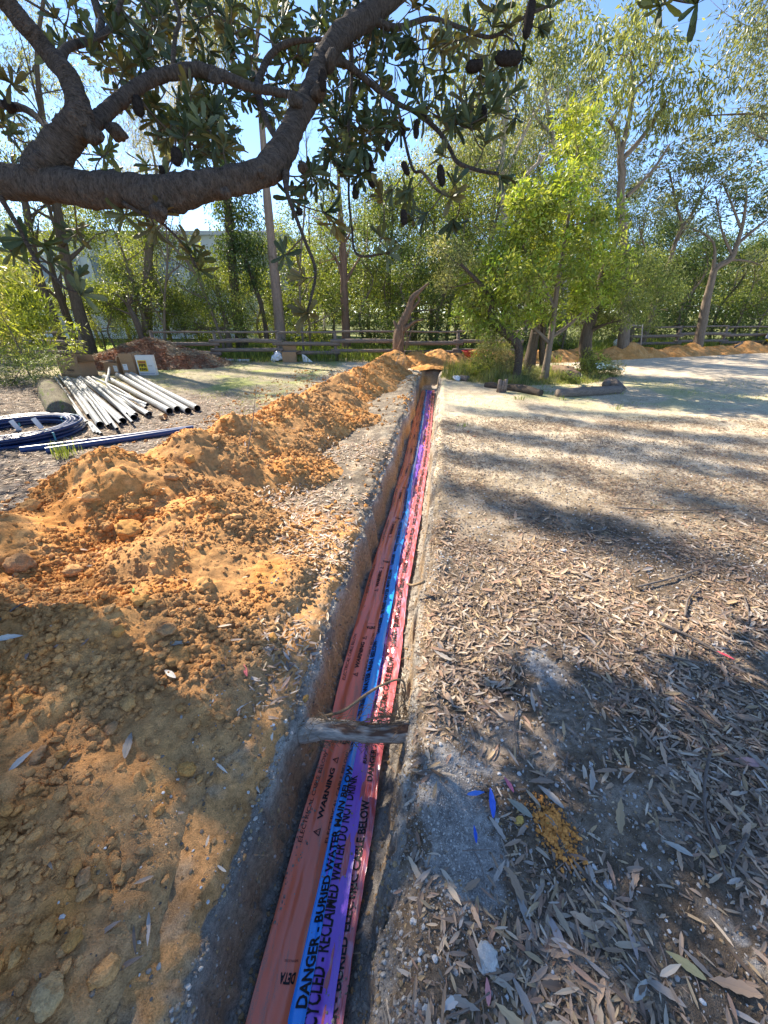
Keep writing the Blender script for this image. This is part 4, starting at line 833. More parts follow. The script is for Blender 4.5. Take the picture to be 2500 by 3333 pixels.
stick([(2420, 2730), (2390, 2790), (2370, 2840)], .007, 'stubby stick stained with blue paint at the right', name='stick')
stick([(2070, 1920), (2170, 1895), (2280, 1860)], .008, 'thin stick lying across the shaded litter'); stick([(2225, 2015), (2235, 1960), (2270, 1915)], .007, 'bent stick standing out of the middle litter'); stick([(2415, 1945), (2430, 1990), (2432, 2040)], .005, 'thin dark stick near the right rim')
stick([(1835, 2500), (1845, 2460), (1838, 2560), (1852, 2640)], .003, 'wavy thin twig right of the blue painted leaves'); stick([(1450, 3320), (1520, 3290), (1590, 3240)], .004, 'dark twig beside the pink speckled leaf'); stick([(0, 2030), (60, 1985), (110, 1965)], .005, 'dry stick lying over the left clay slope')
stick([(2010, 1660), (2200, 1668), (2390, 1660)], .007, 'long straight twig on the sunny middle ground'); stick([(2140, 2040), (2250, 2090), (2350, 2150)], .010, 'long strip of bark ending in pink paint')
stick([(2140, 2140), (2230, 2160), (2330, 2175)], .006, 'pale bark strip beside the pink tipped strip')
# thin dry stalks standing in the clay
for (a, b, lab) in (((805, 1478), (835, 1250), 'thin dark stalk standing upright in the clay ridge'), ((1165, 1255), (1183, 1160), 'pale stalk stuck in the far clay ridge'), ((1310, 1187), (1318, 1140), 'short pale stalk on the furthest clay heap'), ((1289, 1185), (1303, 1130), 'taller pale stalk on the furthest clay heap')):
    p, t = ray_surf(*a); q = D(b[0], b[1], t * .99); mb = MB(); tube(mb, spline([p, (p + q) / 2 + [.01, 0, 0], q], 10), np.linspace(.006, .002, 10), 5, False); tag(mb.build('dry_stalk', M['rail'], None, False, False), lab, 'stalk')
# ================================================================ trees
def bez(a, b, c, n):
    t = np.linspace(0, 1, n)[:, None]; return a * (1 - t) ** 2 + 2 * b * t * (1 - t) + c * t * t
GREENS = {'lime': [(.23, .29, .045), (.31, .36, .07), (.15, .20, .035), (.35, .38, .11)], 'olive': [(.17, .20, .065), (.23, .26, .09), (.28, .30, .13), (.12, .15, .05)],
          'pale': [(.23, .25, .11), (.30, .31, .15), (.17, .19, .08), (.37, .36, .19)], 'dark': [(.06, .10, .035), (.085, .14, .045), (.13, .18, .06), (.045, .075, .03)],
          'mid': [(.11, .155, .045), (.16, .21, .06), (.22, .26, .09), (.08, .11, .035)], 'blue': [(.13, .155, .09), (.18, .205, .12), (.25, .265, .17), (.09, .11, .07)]}
def cloud(g, subs, m, rs, L, W, pal, droop=.5, out=None, flat=1.0):
    """leaves gathered round each twig end: subs (k,3)"""
    k = len(subs); n = k * m; C = np.repeat(subs, m, 0); off = g.normal(0, 1, (n, 3)); off *= (rs * (.5 + .7 * g.random((n, 1)))) / (np.linalg.norm(off, axis=1)[:, None] + 1e-6); off[:, 2] *= flat
    C = C + off; Dn = unit(unit(off) + g.normal(0, .6, (n, 3)) + [0, 0, -droop]); N = unit(g.normal(0, 1, (n, 3)) + [0, 0, .8])
    pal = np.array(pal); sc = pal[g.integers(0, len(pal), k)] * g.uniform(.8, 1.25, (k, 1)); col = np.repeat(sc, m, 0) * g.uniform(.75, 1.3, (n, 1))
    return leafquads(C, Dn, N, g.uniform(.6, 1.3, n) * L, g.uniform(.7, 1.2, n) * W, col)
def tree(name, label, cat, trunk, clumps, m, bark, L, W, pal, droop=.5, group=None, seed=0, limbs=(), cov=1.5, dens=1.0, rs=.3, mat_='leaf', flat=.8, twigs=True, tw=.5, kt=8, rsc=.78):
    """trunk, limbs: rows (x,y,z,r) in metres. clumps: (x,y,z,rx,rz). m leaves per twig end; twig ends per clump ~ volume"""
    g = np.random.default_rng(seed); tr = np.array(trunk, float); tr[:, 3] *= rsc; base = tr[0, :3].copy(); t = thing(name, label, cat, tuple(base), 0, group)
    q = spline(tr, max(10, len(tr) * 6)); q[:, :3] -= base; mb = MB(); tube(mb, q[:, :3], np.maximum(q[:, 3], .004), kt + 4, False, .12, seed, freq=2.5)
    sk = [q]
    for lb in limbs:
        p = spline(np.asarray(lb, float), max(8, len(lb) * 5)); p[:, :3] -= base; p[:, 3] *= rsc; tube(mb, p[:, :3], np.maximum(p[:, 3], .003), kt, False, .12, seed + 1, freq=3); sk.append(p)
    ext = []
    for q_ in (sk[1:] if len(sk) > 1 else sk):      # finer branches forking off the outer half of each limb
        q_[-max(3, len(q_) // 4):, 3] *= np.linspace(1, .25, max(3, len(q_) // 4)); Lq = np.linalg.norm(q_[-1, :3] - q_[0, :3])
        for j in range(9 if rsc > .7 else 0):
            i_ = int(len(q_) * g.uniform(.35, .99)); p = q_[i_]; d0 = unit(q_[min(i_ + 1, len(q_) - 1), :3] - q_[i_ - 1, :3]); d = unit(d0 + g.normal(0, .55, 3) + [0, 0, .15]) * Lq * g.uniform(.12, .3)
            b = bez(p[:3], p[:3] + d * .5 + g.normal(0, .12, 3) * Lq * .15, p[:3] + d, 8); rr_ = np.linspace(p[3] * .55, .004, 8); tube(mb, b, rr_, 5, False); ext.append(np.concatenate([b, rr_[:, None]], 1))
            for jj in range(2):
                e = b[g.integers(3, 8)]; d2 = unit(d + g.normal(0, .5, 3) * np.linalg.norm(d)) * np.linalg.norm(d) * .6; tube(mb, bez(e, e + d2 * .5 + g.normal(0, .03, 3), e + d2, 5), np.linspace(rr_[4] * .5, .003, 5), 4, False)
    S = np.concatenate(sk + ext); cb = MB()
    for (x, y, z, rx, rz) in clumps:
        c = np.array([x, y, z]) - base; ns = max(3, int(dens * cov * math.pi * rx * rz / (.5 * L * W) / m))
        u = g.normal(0, 1, (ns, 3)); u /= np.linalg.norm(u, axis=1)[:, None]; u *= (g.random((ns, 1)) ** .45); subs = c + u * [rx, rx, rz]
        d = np.linalg.norm((S[:, :3] - c) * [1, 1, 1.0], axis=1) + 1.2 * np.maximum(0, S[:, 2] - c[2]); a = S[np.argmin(d)]
        hub = c - [0, 0, rz * .35]; L1 = np.linalg.norm(hub - a[:3]); r0 = min(a[3] * .6, .012 + L1 * .02)
        if L1 > .05:
            b = bez(a[:3], (a[:3] + hub) / 2 + g.normal(0, .10, 3) * L1 + [0, 0, -.04 * L1], hub, 7); tube(mb, b, np.linspace(r0, r0 * .45 + .002, 7), max(4, kt - 3), False)
        if twigs:
            for s_ in subs[:: max(1, int(1 / tw), len(subs) // 14)]:
                b = bez(hub, (hub + s_) / 2 + g.normal(0, .12, 3) * rx, s_, 4); tube(mb, b, np.linspace(r0 * .4 + .0015, .0025, 4), 3, False)
        V, F, cc = cloud(g, subs, m, rs, L, W, pal, droop, flat=flat); cb.add(V, F, None, cc)
    mb.build('trunk', bark, t, True, False)
    if cb.n: cb.build('crown', M[mat_], t)
    return t
def PX(pts, Y):       # rows (px,py,radius px) at distance Y -> rows of metres
    o = []
    for r_ in pts:
        yy = r_[3] if len(r_) > 3 else Y; p = P(r_[0], r_[1], yy); t = yy / ray(r_[0], r_[1])[1]; o.append([*p, r_[2] / FPX * t])
    return np.array(o)
def CL_(pts, Y, jit=0, seed=0):   # clumps (px,py,rpx[,rzpx])
    o = []; g = np.random.default_rng(seed)
    for r_ in pts:
        yy = Y + g.uniform(-jit, jit); p = P(r_[0], r_[1], yy); t = yy / ray(r_[0], r_[1])[1]; o.append((*p, r_[2] / FPX * t, (r_[3] if len(r_) > 3 else r_[2]) / FPX * t))
    return o
def root_at(tr, dz=-.05):
    tr = np.array(tr); z = float(ground_z(tr[0, 0], tr[0, 1], False)) + dz
    return np.concatenate([[[tr[0, 0], tr[0, 1], z, tr[0, 3] * 1.15]], tr[1:] if abs(tr[0, 2] - z) < .5 else tr])
def streak(z, a, b, r):       # added foliage at height z, lined up to shade ground from a to b
    k = max(3, int(math.dist(a, b) / (r * 1.5))); return [(a[0] + (b[0] - a[0]) * i / (k - 1) - SHF * z, a[1] + (b[1] - a[1]) * i / (k - 1) + SHF * z, z, r, .22) for i in range(k)]
# --- the bright green young tree in the garden bed
T = PX([(1770, 1240, 17), (1785, 1150, 13), (1800, 1050, 12), (1812, 950, 10), (1830, 830, 8), (1860, 650, 5), (1880, 480, 3)], 10.2)
LB = [PX([(1797, 1095, 9), (1850, 1060, 7), (1900, 1010, 5), (1960, 950, 4)], 10.2), PX([(1792, 1120, 8), (1740, 1070, 6), (1680, 1030, 4)], 10.2), PX([(1805, 1010, 8), (1760, 900, 6), (1700, 800, 4)], 10.2), PX([(1815, 930, 7), (1870, 850, 5), (1950, 780, 3)], 10.2)]
cl = CL_([(1880, 395, 75, 55), (1930, 390, 50, 35), (1850, 470, 70, 60), (1900, 500, 60, 50), (1860, 570, 55, 50), (1830, 620, 60), (1790, 640, 75), (1720, 660, 60), (1870, 660, 80), (1940, 690, 60), (1990, 730, 60), (1700, 730, 80), (1780, 740, 90), (1650, 800, 70), (1740, 830, 85), (1840, 790, 95), (1930, 800, 80),
          (1600, 850, 50), (1570, 930, 60), (1650, 900, 80), (1730, 920, 70), (1540, 1000, 60), (1620, 1000, 70), (1690, 990, 55), (1980, 850, 60), (1920, 900, 70), (2000, 920, 60), (1520, 930, 40), (1850, 880, 60), (1570, 1040, 40), (1680, 640, 40)], 10.2, .9, 3) + CL_([(1650, 1070, 45), (1750, 1020, 55), (1870, 1000, 60), (1560, 1070, 45), (1500, 1010, 40), (1920, 970, 50)], 10.0, .5, 33)
tree('young_tree', 'bright lime green young tree growing in the grassy garden bed', 'tree', root_at(T), cl, 22, M['bark_grey'], .12, .042, GREENS['lime'] + [(.27, .38, .06)], .25, seed=1, limbs=LB, rs=.14, cov=2.5)
# the darker branches reaching right at the same bed
T = PX([(1925, 1200, 28), (1905, 1120, 24), (1930, 1020, 20), (1960, 900, 14), (2000, 800, 9)], 11.4)
cl = CL_([(1960, 960, 70), (2040, 900, 75), (2120, 900, 70), (2060, 990, 60), (1990, 1020, 60), (2150, 960, 55), (2110, 840, 50), (2190, 880, 45), (1930, 1050, 50), (2030, 830, 45), (2200, 940, 35), (2130, 1020, 35, 25)], 11.2, .8, 4)
tree('bushy_tree', 'dark leaved bushy tree with a split brown trunk behind the young lime tree', 'tree', root_at(T), cl, 26, M['bark_dark'], .09, .026, GREENS['mid'], .6, seed=2, rs=.2, dens=1.1)
# crooked banksia trunk left of the post
T = PX([(1685, 1200, 15), (1690, 1140, 16), (1665, 1100, 17), (1620, 1060, 17), (1598, 1020, 14), (1600, 970, 10), (1560, 920, 8), (1500, 860, 5)], 9.9)
cl = CL_([(1560, 900, 60), (1490, 850, 60), (1450, 920, 45), (1540, 980, 45), (1600, 1080, 30), (1430, 800, 40)], 10.4, .6, 5)
tree('crooked_tree', 'crooked knobbly trunk bending left out of the garden grass', 'tree', root_at(T), cl, 22, M['bark_banksia'], .085, .02, GREENS['pale'], .1, seed=3, rs=.18, dens=.8)
T = PX([(1722, 1195, 24), (1735, 1120, 20), (1748, 1040, 18), (1745, 940, 14), (1760, 820, 10)], 11.8)
tree('dark_trunk_tree', 'dark rough double trunk standing behind the leaning steel post', 'tree', root_at(T), CL_([(1740, 860, 60), (1700, 920, 50), (1790, 960, 50)], 12.4, .5, 6), 20, M['bark_dark'], .09, .025, GREENS['mid'], .4, seed=4, limbs=[PX([(1765, 1195, 14), (1765, 1100, 12), (1775, 1000, 9)], 11.8)], rs=.2)
# --- large gum on the right with pale limbs
T = PX([(2035, 1130, 22), (2040, 950, 18), (2032, 800, 16), (2020, 650, 15), (2025, 560, 14), (2020, 510, 12), (2045, 400, 9), (2060, 300, 7), (2050, 180, 5)], 15.5)
LB = [PX([(2025, 520, 11), (2080, 460, 9), (2130, 390, 7), (2170, 330, 5)], 15.5), PX([(2018, 500, 9), (2010, 440, 7), (1975, 380, 5)], 15.5), PX([(2040, 640, 8), (2120, 560, 6), (2180, 470, 4)], 15.5), PX([(2060, 300, 6), (2120, 240, 4), (2170, 170, 3)], 15.5)]
cl = CL_([(1960, 140, 70), (2010, 90, 70), (2080, 60, 60), (2070, 140, 75), (2130, 110, 70), (2180, 180, 70), (2000, 200, 75), (2060, 230, 70), (1930, 240, 60), (2120, 230, 75), (1960, 320, 55), (2040, 320, 65), (2200, 260, 60), (2140, 320, 65), (2230, 330, 55), (2180, 400, 60), (2110, 390, 50), (2250, 400, 50), (2290, 350, 45), (2330, 300, 45), (2020, 400, 40), (2270, 270, 40), (2360, 240, 40)], 15.5, 1.6, 7)
tree('gum_tree', 'big gum tree with hanging glossy leaves and bare grey limbs, right of the lime tree', 'tree', root_at(T), cl, 24, M['bark_grey'], .23, .056, GREENS['olive'] + GREENS['pale'][:2], 1.3, seed=5, limbs=LB, mat_='gum_leaf', rs=.26, dens=.8)
# --- pale stemmed gums behind the lime tree
T = PX([(1660, 1120, 16), (1655, 900, 14), (1640, 700, 12), (1630, 560, 11), (1648, 400, 9), (1655, 250, 7), (1670, 100, 5), (1680, -30, 3)], 19)
LB = [PX([(1632, 600, 8), (1690, 470, 7), (1740, 370, 5), (1800, 280, 4)], 19), PX([(1645, 420, 7), (1620, 300, 5), (1600, 180, 4)], 19), PX([(1660, 640, 7), (1720, 560, 6), (1790, 500, 5)], 19)]
cl = CL_([(1700, 60, 110), (1600, 80, 100), (1540, 170, 90), (1640, 190, 100), (1750, 160, 110), (1830, 110, 100), (1820, 210, 90), (1560, 280, 90), (1500, 380, 80), (1600, 400, 80), (1560, 500, 80), (1700, 300, 80), (1480, 520, 70), (1640, 540, 60), (1760, 20, 90), (1870, 30, 80), (1440, 260, 60), (1450, 100, 70), (1500, 10, 80), (1400, 400, 50), (1380, 180, 50)], 19.5, 2, 8)
tree('pale_gum', 'tall gum with several white stems rising behind the top of the lime tree', 'tree', root_at(T), cl, 26, M['bark_pale'], .21, .055, GREENS['pale'] + GREENS['olive'], 1.1, seed=6, limbs=LB, mat_='gum_leaf', rs=.42, dens=.62)
T = PX([(1830, 1120, 16), (1838, 900, 13), (1825, 600, 11), (1810, 520, 10), (1795, 420, 8), (1780, 330, 6), (1770, 240, 5)], 20)
LB = [PX([(1800, 440, 7), (1745, 380, 5), (1690, 260, 4)], 20), PX([(1810, 520, 7), (1840, 400, 6), (1850, 280, 4)], 20)]
cl = CL_([(1860, 320, 80), (1790, 400, 70), (1740, 480, 70), (1890, 230, 80), (1930, 330, 60), (1700, 560, 70), (1900, 560, 60), (1960, 470, 50), (1640, 640, 70), (1780, 590, 60), (1840, 460, 60), (1950, 600, 50)], 20.5, 1.5, 9)
tree('forked_gum', 'white forked gum between the lime tree top and the big gum', 'tree', root_at(T), cl, 26, M['bark_pale'], .16, .045, GREENS['blue'] + GREENS['dark'][:1], .9, seed=7, limbs=LB, mat_='gum_leaf', rs=.42, dens=.65)
# --- leaning tree on the far right
T = PX([(2275, 1122, 20), (2285, 1060, 19), (2300, 980, 17), (2315, 920, 14), (2325, 880, 13), (2340, 865, 13), (2380, 840, 12), (2400, 790, 9), (2420, 720, 7), (2430, 640, 5)], 16.6)
LB = [PX([(2322, 890, 10), (2325, 800, 5), (2290, 760, 4), (2240, 740, 3)], 16.6), PX([(2395, 800, 8), (2440, 760, 7), (2490, 720, 5)], 16.6), PX([(2410, 740, 6), (2380, 660, 4), (2350, 590, 3)], 16.6), PX([(2385, 835, 6), (2350, 750, 4), (2330, 640, 3)], 16.6)]
cl = CL_([(2430, 600, 60, 35), (2350, 580, 60, 35), (2490, 680, 60), (2290, 720, 45, 28), (2400, 640, 50, 30), (2470, 560, 60, 35), (2240, 760, 35, 20), (2350, 700, 40, 22), (2330, 520, 50, 30), (2490, 780, 50), (2400, 500, 50, 30), (2260, 640, 40, 22), (2480, 850, 50, 30), (2530, 620, 60)], 16.8, 1.2, 10)
tree('leaning_gum', 'leaning gum with a dark ivied foot, standing by the far right fence', 'tree', root_at(T), cl, 24, M['bark_grey'], .17, .048, GREENS['blue'] + GREENS['dark'][:2], .5, seed=8, limbs=LB, mat_='gum_leaf', rs=.27, dens=1.2, flat=.5, rsc=.71)
T = PX([(2085, 1120, 14), (2110, 1060, 12), (2135, 980, 10), (2170, 880, 9), (2210, 760, 8), (2250, 700, 7), (2290, 620, 4)], 18)
LB = [PX([(2200, 790, 6), (2235, 740, 5), (2260, 700, 4)], 18), PX([(2225, 745, 6), (2200, 660, 5), (2180, 560, 3)], 18), PX([(2150, 930, 6), (2110, 840, 5), (2080, 740, 3)], 18)]
cl = CL_([(2200, 520, 70, 45), (2260, 560, 65, 40), (2130, 580, 60, 35), (2230, 620, 60, 35), (2300, 500, 60, 40), (2160, 660, 50, 30), (2280, 660, 45, 25), (2100, 700, 50, 30), (2070, 620, 50, 30), (2080, 500, 50, 35), (2340, 430, 60, 40), (2240, 450, 60, 40), (2410, 400, 60, 45), (2480, 450, 70, 50)], 18.5, 1.5, 11)
tree('slanting_gum', 'thin gum slanting right, its airy crown between the big gum and the leaning gum', 'tree', root_at(T), cl, 24, M['bark_grey'], .18, .05, GREENS['blue'], .5, seed=9, limbs=LB, mat_='gum_leaf', rs=.27, dens=1.1, flat=.5, rsc=.71)
T = PX([(2680, 1130, 18), (2640, 800, 15), (2580, 500, 12), (2520, 250, 9), (2500, 50, 6)], 15)
cl = CL_([(2460, 60, 80), (2420, 140, 60), (2490, 180, 80), (2400, 50, 40), (2450, 270, 60), (2520, 320, 90), (2560, 100, 120), (2390, 210, 40), (2480, 370, 60), (2360, 130, 30), (2500, -20, 90)], 15, 1.5, 12)
tree('edge_gum', 'grey green gum crown filling the upper right corner', 'tree', root_at(T), cl, 26, M['bark_grey'], .15, .04, GREENS['blue'] + GREENS['pale'][:2], .9, seed=10, mat_='gum_leaf', rs=.36, dens=.7)
# --- left side
T = PX([(290, 1140, 26), (270, 1060, 24), (240, 950, 21), (215, 850, 19), (190, 700, 16), (150, 450, 12), (120, 200, 8), (150, -60, 7)], 15.2)
cl = CL_([(200, 640, 70), (120, 560, 80), (300, 560, 60), (60, 420, 90), (220, 420, 70), (150, 260, 90), (40, 200, 80), (260, 250, 60), (100, 60, 90)], 15.5, 1.5, 13) + [(-12.5 * SHF + a, .3 + 12.5 * SHF + b, 12.5 + .5 * math.sin(a * 5 + b * 3), r_, .55) for a, b, r_ in ((.6, .2, .8), (1.5, -.1, .9), (2.6, .3, .9), (3.6, .2, .8), (1.2, 1.1, .7), (2.6, 1.5, .6), (3.8, 1.2, .8), (.6, -1.1, .9), (2.2, -1.2, .8), (4.6, 2.0, .6), (4.4, .6, .7), (3.1, 3.3, .35), (1.9, 3.6, .3), (4.9, 4.0, .4), (.2, 2.6, .35))]  # high clumps added out of view to dapple the foreground with shade
tree('dark_gum', 'dark straight gum trunk behind the left fence, right of the palm like clump', 'tree', root_at(T), cl, 16, M['bark_dark'], .14, .03, GREENS['pale'], 1.2, seed=11, mat_='gum_leaf', rs=.30, dens=.5)
T = PX([(255, 1140, 16), (225, 1050, 15), (190, 950, 13), (170, 880, 11), (150, 780, 9)], 15.8)
tree('thin_gum', 'thin brown trunk leaning just left of the dark straight gum', 'tree', root_at(T), CL_([(140, 740, 50), (190, 700, 40), (100, 780, 40)], 15.8, .6, 14), 16, M['bark_dark'], .12, .03, GREENS['lime'], .8, seed=12, rs=.35, dens=.5)
T = PX([(215, 1150, 20), (150, 980, 19), (120, 880, 18), (100, 780, 15), (80, 650, 12), (40, 500, 8)], 14.8)
tree('leaning_dark_tree', 'dark trunk leaning left above the palm like clump', 'tree', root_at(T), CL_([(60, 620, 60), (20, 520, 60), (120, 560, 50), (40, 720, 50), (100, 760, 40)], 14.8, .8, 15), 18, M['bark_dark'], .12, .03, GREENS['lime'] + GREENS['mid'], .8, seed=13, rs=.35, dens=.6)
# wispy she-oak behind the banksia
T = PX([(470, 1110, 20), (480, 900, 17), (500, 700, 14), (560, 450, 11), (590, 250, 8), (600, 60, 5)], 17.5)
cl = CL_([(600, 30, 110), (520, 90, 90), (640, 120, 90), (580, 200, 90), (680, 60, 80), (450, 330, 80), (560, 330, 90), (640, 300, 80), (500, 430, 90), (430, 450, 70), (600, 430, 60), (700, 200, 60), (380, 60, 60), (520, 540, 60), (400, 560, 60), (460, 620, 60), (330, 150, 60)], 17.8, 1.5, 16)
tree('she_oak', 'wispy yellow green she-oak seen between the banksia limbs', 'tree', root_at(T), cl, 40, M['bark_grey'], .20, .012, [(.27, .26, .11), (.33, .30, .14), (.22, .23, .10), (.38, .33, .18)], 1.6, seed=14, rs=.42, dens=.5)
# tall pale gum trunk left of centre
T = PX([(916, 1125, 22), (905, 1000, 22), (895, 900, 20), (880, 750, 18), (868, 620, 17), (858, 480, 14), (850, 380, 12), (832, 250, 10), (835, 150, 9), (842, 50, 8), (845, -80, 6)], 16.5)
LB = [PX([(833, 260, 7), (800, 170, 6), (760, 100, 4), (720, 20, 3)], 16.5), PX([(838, 180, 7), (780, 240, 5), (740, 180, 4)], 16.5), PX([(852, 420, 6), (900, 380, 4), (960, 350, 3)], 16.5)]
tree('pale_trunk_gum', 'tall pinkish grey gum trunk standing just left of centre behind the fence', 'tree', root_at(T), CL_([(740, 0, 60), (860, -60, 90), (720, 120, 40), (960, 330, 30)], 16.5, .8, 17) + sum((streak(zz, G(*a)[:2], G(*b)[:2], rr) for zz, a, b, rr in ((12, (1480, 1385), (2520, 1560), .24), (12.5, (2000, 1440), (2520, 1500), .2), (12, (1450, 1590), (2150, 1760), .17), (13, (2020, 1290), (2540, 1345), .33), (14, (1930, 1178), (2560, 1205), .5), (13.5, (1960, 1228), (2420, 1245), .36), (11.5, (1480, 1480), (1850, 1530), .16), (13, (2250, 1640), (2560, 1690), .2), (14, (1750, 1330), (2300, 1372), .2), (12.5, (1500, 1330), (1900, 1375), .14), (13, (1700, 1660), (2350, 1850), .12), (13, (2000, 1395), (2540, 1440), .16), (14, (2200, 1258), (2560, 1275), .3), (13, (450, 1215), (800, 1290), .10), (13, (620, 1190), (1000, 1232), .12))), []), 16, mat('bark_pink', (.24, .18, .145), .85, 6, 40, .35, .6, .012, scale=(.4, 2, 2), use_tc=True, spec=.1), .14, .035, GREENS['pale'], 1.0, seed=15, limbs=LB, mat_='gum_leaf', rs=.22, cov=3.2, tw=.2, rsc=.75)  # the high sprays are added to lay shade bands across the clearing
# ivy draped tree
T = PX([(790, 1130, 24), (770, 1000, 20), (755, 850, 18), (740, 650, 16), (725, 450, 12), (715, 330, 8)], 17)
cl = CL_([(715, 350, 45, 50), (730, 430, 50, 60), (745, 520, 60, 60), (760, 610, 70, 70), (780, 690, 75, 60), (745, 700, 60, 60), (800, 760, 70, 60), (790, 830, 65, 60), (730, 800, 60, 60), (815, 880, 50), (830, 830, 40)], 17, .5, 18)
tv = tree('ivied_tree', 'column like tree smothered in dark ivy left of the tall pinkish gum', 'tree', root_at(T), cl, 34, M['bark_dark'], .11, .05, GREENS['dark'] + GREENS['mid'][:1], 1.2, seed=16, limbs=[PX([(870, 1110, 11), (860, 1040, 10), (840, 960, 9), (800, 850, 7)], 16.8)], rs=.26, dens=1.2)
cl = CL_([(700, 880, 60), (740, 930, 60), (690, 980, 60), (760, 1000, 60), (640, 940, 50), (790, 950, 40), (720, 1050, 60), (650, 1050, 50), (800, 1060, 40), (600, 1060, 50), (740, 860, 40)], 16.6, .7, 19)
T = PX([(745, 1130, 12), (735, 1050, 10), (715, 980, 8), (700, 900, 6)], 16.6)
tree('flowering_creeper_bush', 'tangled light green creeper bush at the foot of the ivied tree', 'bush', root_at(T), cl, 26, M['bark_grey'], .09, .035, GREENS['lime'] + GREENS['mid'], .8, seed=17, rs=.3, dens=.9)
T = PX([(1128, 1130, 17), (1125, 1050, 17), (1120, 950, 16), (1118, 850, 15), (1112, 760, 13), (1105, 640, 9), (1100, 520, 5)], 17)
tree('slim_brown_tree', 'slim brown trunk rising straight behind the middle of the fence', 'tree', root_at(T), CL_([(1050, 760, 50), (1160, 700, 50), (1080, 640, 50), (1130, 560, 45), (1040, 840, 45), (1090, 500, 40), (1060, 700, 40)], 17, 1, 20), 20, mat('bark_rust', (.19, .12, .085), .9, 9, 50, .45, .8, .015, scale=(.4, 3, 3), use_tc=True, spec=.1), .12, .035, GREENS['mid'], .8, seed=18, rs=.3, dens=.7)
# crown-less bare stems seen against the sky
for k, (pts, lab) in enumerate(((((985, 1100, 5), (975, 900, 4), (990, 700, 4), (1000, 560, 3), (995, 420, 2)), 'thin bare sapling right of the tall pinkish gum'), (((720, 1100, 6), (640, 900, 5), (560, 800, 4), (480, 720, 3)), 'thin bare sapling leaning left over the woodchip pile'), (((530, 1120, 6), (535, 1000, 5), (545, 850, 4), (540, 720, 3)), 'upright bare sapling in front of the pale building'))):
    LBs = []; A = PX(pts, 16.2); g = np.random.default_rng(k)
    for j in range(9):
        i = g.integers(1, len(A)); p = A[i] * g.uniform(.0, 1) ; p = A[i - 1] + (A[i] - A[i - 1]) * g.random(); d = np.array([g.normal(0, .8), g.normal(0, .4), g.uniform(.2, 1.0)]); LBs.append([p * [1, 1, 1, .6], [*(p[:3] + d * .6), p[3] * .4], [*(p[:3] + d * 1.1 + g.normal(0, .1, 3)), .003]])
    tree('bare_sapling', lab, 'sapling', root_at(A), [], 1, M['bark_grey'], .1, .03, GREENS['mid'], seed=60 + k, limbs=LBs, kt=5)
# --- the mid height bush wall behind the fence: each tree or bush its own object, copied from five plants
def proto(name, H, sp, m, L, W, pal, seed, rs, dens, bark, droop=.5, low=False, mat_='leaf'):
    g = np.random.default_rng(seed); trunk = [[0, 0, -.1, H * .018 + .02], [g.normal(0, .1), g.normal(0, .1), H * .35, H * .013 + .015], [g.normal(0, .3), g.normal(0, .3), H * .7, H * .007 + .01], [g.normal(0, .4), g.normal(0, .4), H * .95, .008]]
    z0 = .06 if low else .25; cl = []
    for k in range(14 if H < 5 else 20):
        f = z0 + (1 - z0) * g.random(); rr = sp * (1 - .45 * abs(f - .45) * 2) * g.random() ** .5; th = g.uniform(0, 6.28); cl.append((math.cos(th) * rr, math.sin(th) * rr, H * f, sp * g.uniform(.28, .42), sp * g.uniform(.2, .34)))
    return tree(name, 'x', 'x', trunk, cl, m, bark, L, W, pal, droop, seed=seed, rs=rs, dens=dens, mat_=mat_)
PR = [proto('bush', 3.0, 1.5, 30, .10, .045, GREENS['lime'] + GREENS['mid'], 101, .30, .62, M['bark_grey'], low=True), proto('bush', 3.6, 1.5, 30, .11, .045, GREENS['mid'] + GREENS['dark'], 102, .32, .7, M['bark_grey'], low=True),
      proto('small_tree', 6.0, 2.0, 30, .12, .05, GREENS['mid'] + GREENS['lime'][:2], 103, .38, .62, M['bark_grey']), proto('small_tree', 7.0, 2.2, 30, .13, .05, GREENS['dark'] + GREENS['mid'], 104, .42, .62, M['bark_dark']),
      proto('tall_tree', 10, 2.6, 26, .17, .05, GREENS['pale'], 105, .5, .62, M['bark_pale'], 1.0, mat_='gum_leaf'), proto('tall_tree', 9, 2.5, 28, .15, .05, GREENS['olive'], 106, .5, .7, M['bark_grey'], .8, mat_='gum_leaf')]
KL = ['sunlit yellow green bush in the thicket behind the rail fence', 'shaded darker green bush in the thicket behind the rail fence', 'small light green tree rising out of the thicket behind the fence', 'dense dark green tree within the thicket behind the fence', 'tall pale gum standing at the back of the bushland', 'olive green tree standing at the back of the bushland']
KG = ['sunlit bushes of the thicket', 'shaded bushes of the thicket', 'light small trees of the thicket', 'dark dense trees of the thicket', 'pale gums at the back', 'olive trees at the back']
first = [True] * 6
def place(k, px, Y, s=1.0, rz=None, sz=1.0):
    o = PR[k] if first[k] else copy_tree(PR[k]); first[k] = False
    x = (px - 1250) / FPX * (Y / 1.085) if True else 0
    o.location = (x, Y, 0); o.rotation_euler = (0, 0, random.uniform(0, 6.28) if rz is None else rz); o.scale = (s, s, s * sz); tag(o, KL[k], ['bush', 'bush', 'tree', 'tree', 'tree', 'tree'][k], KG[k])
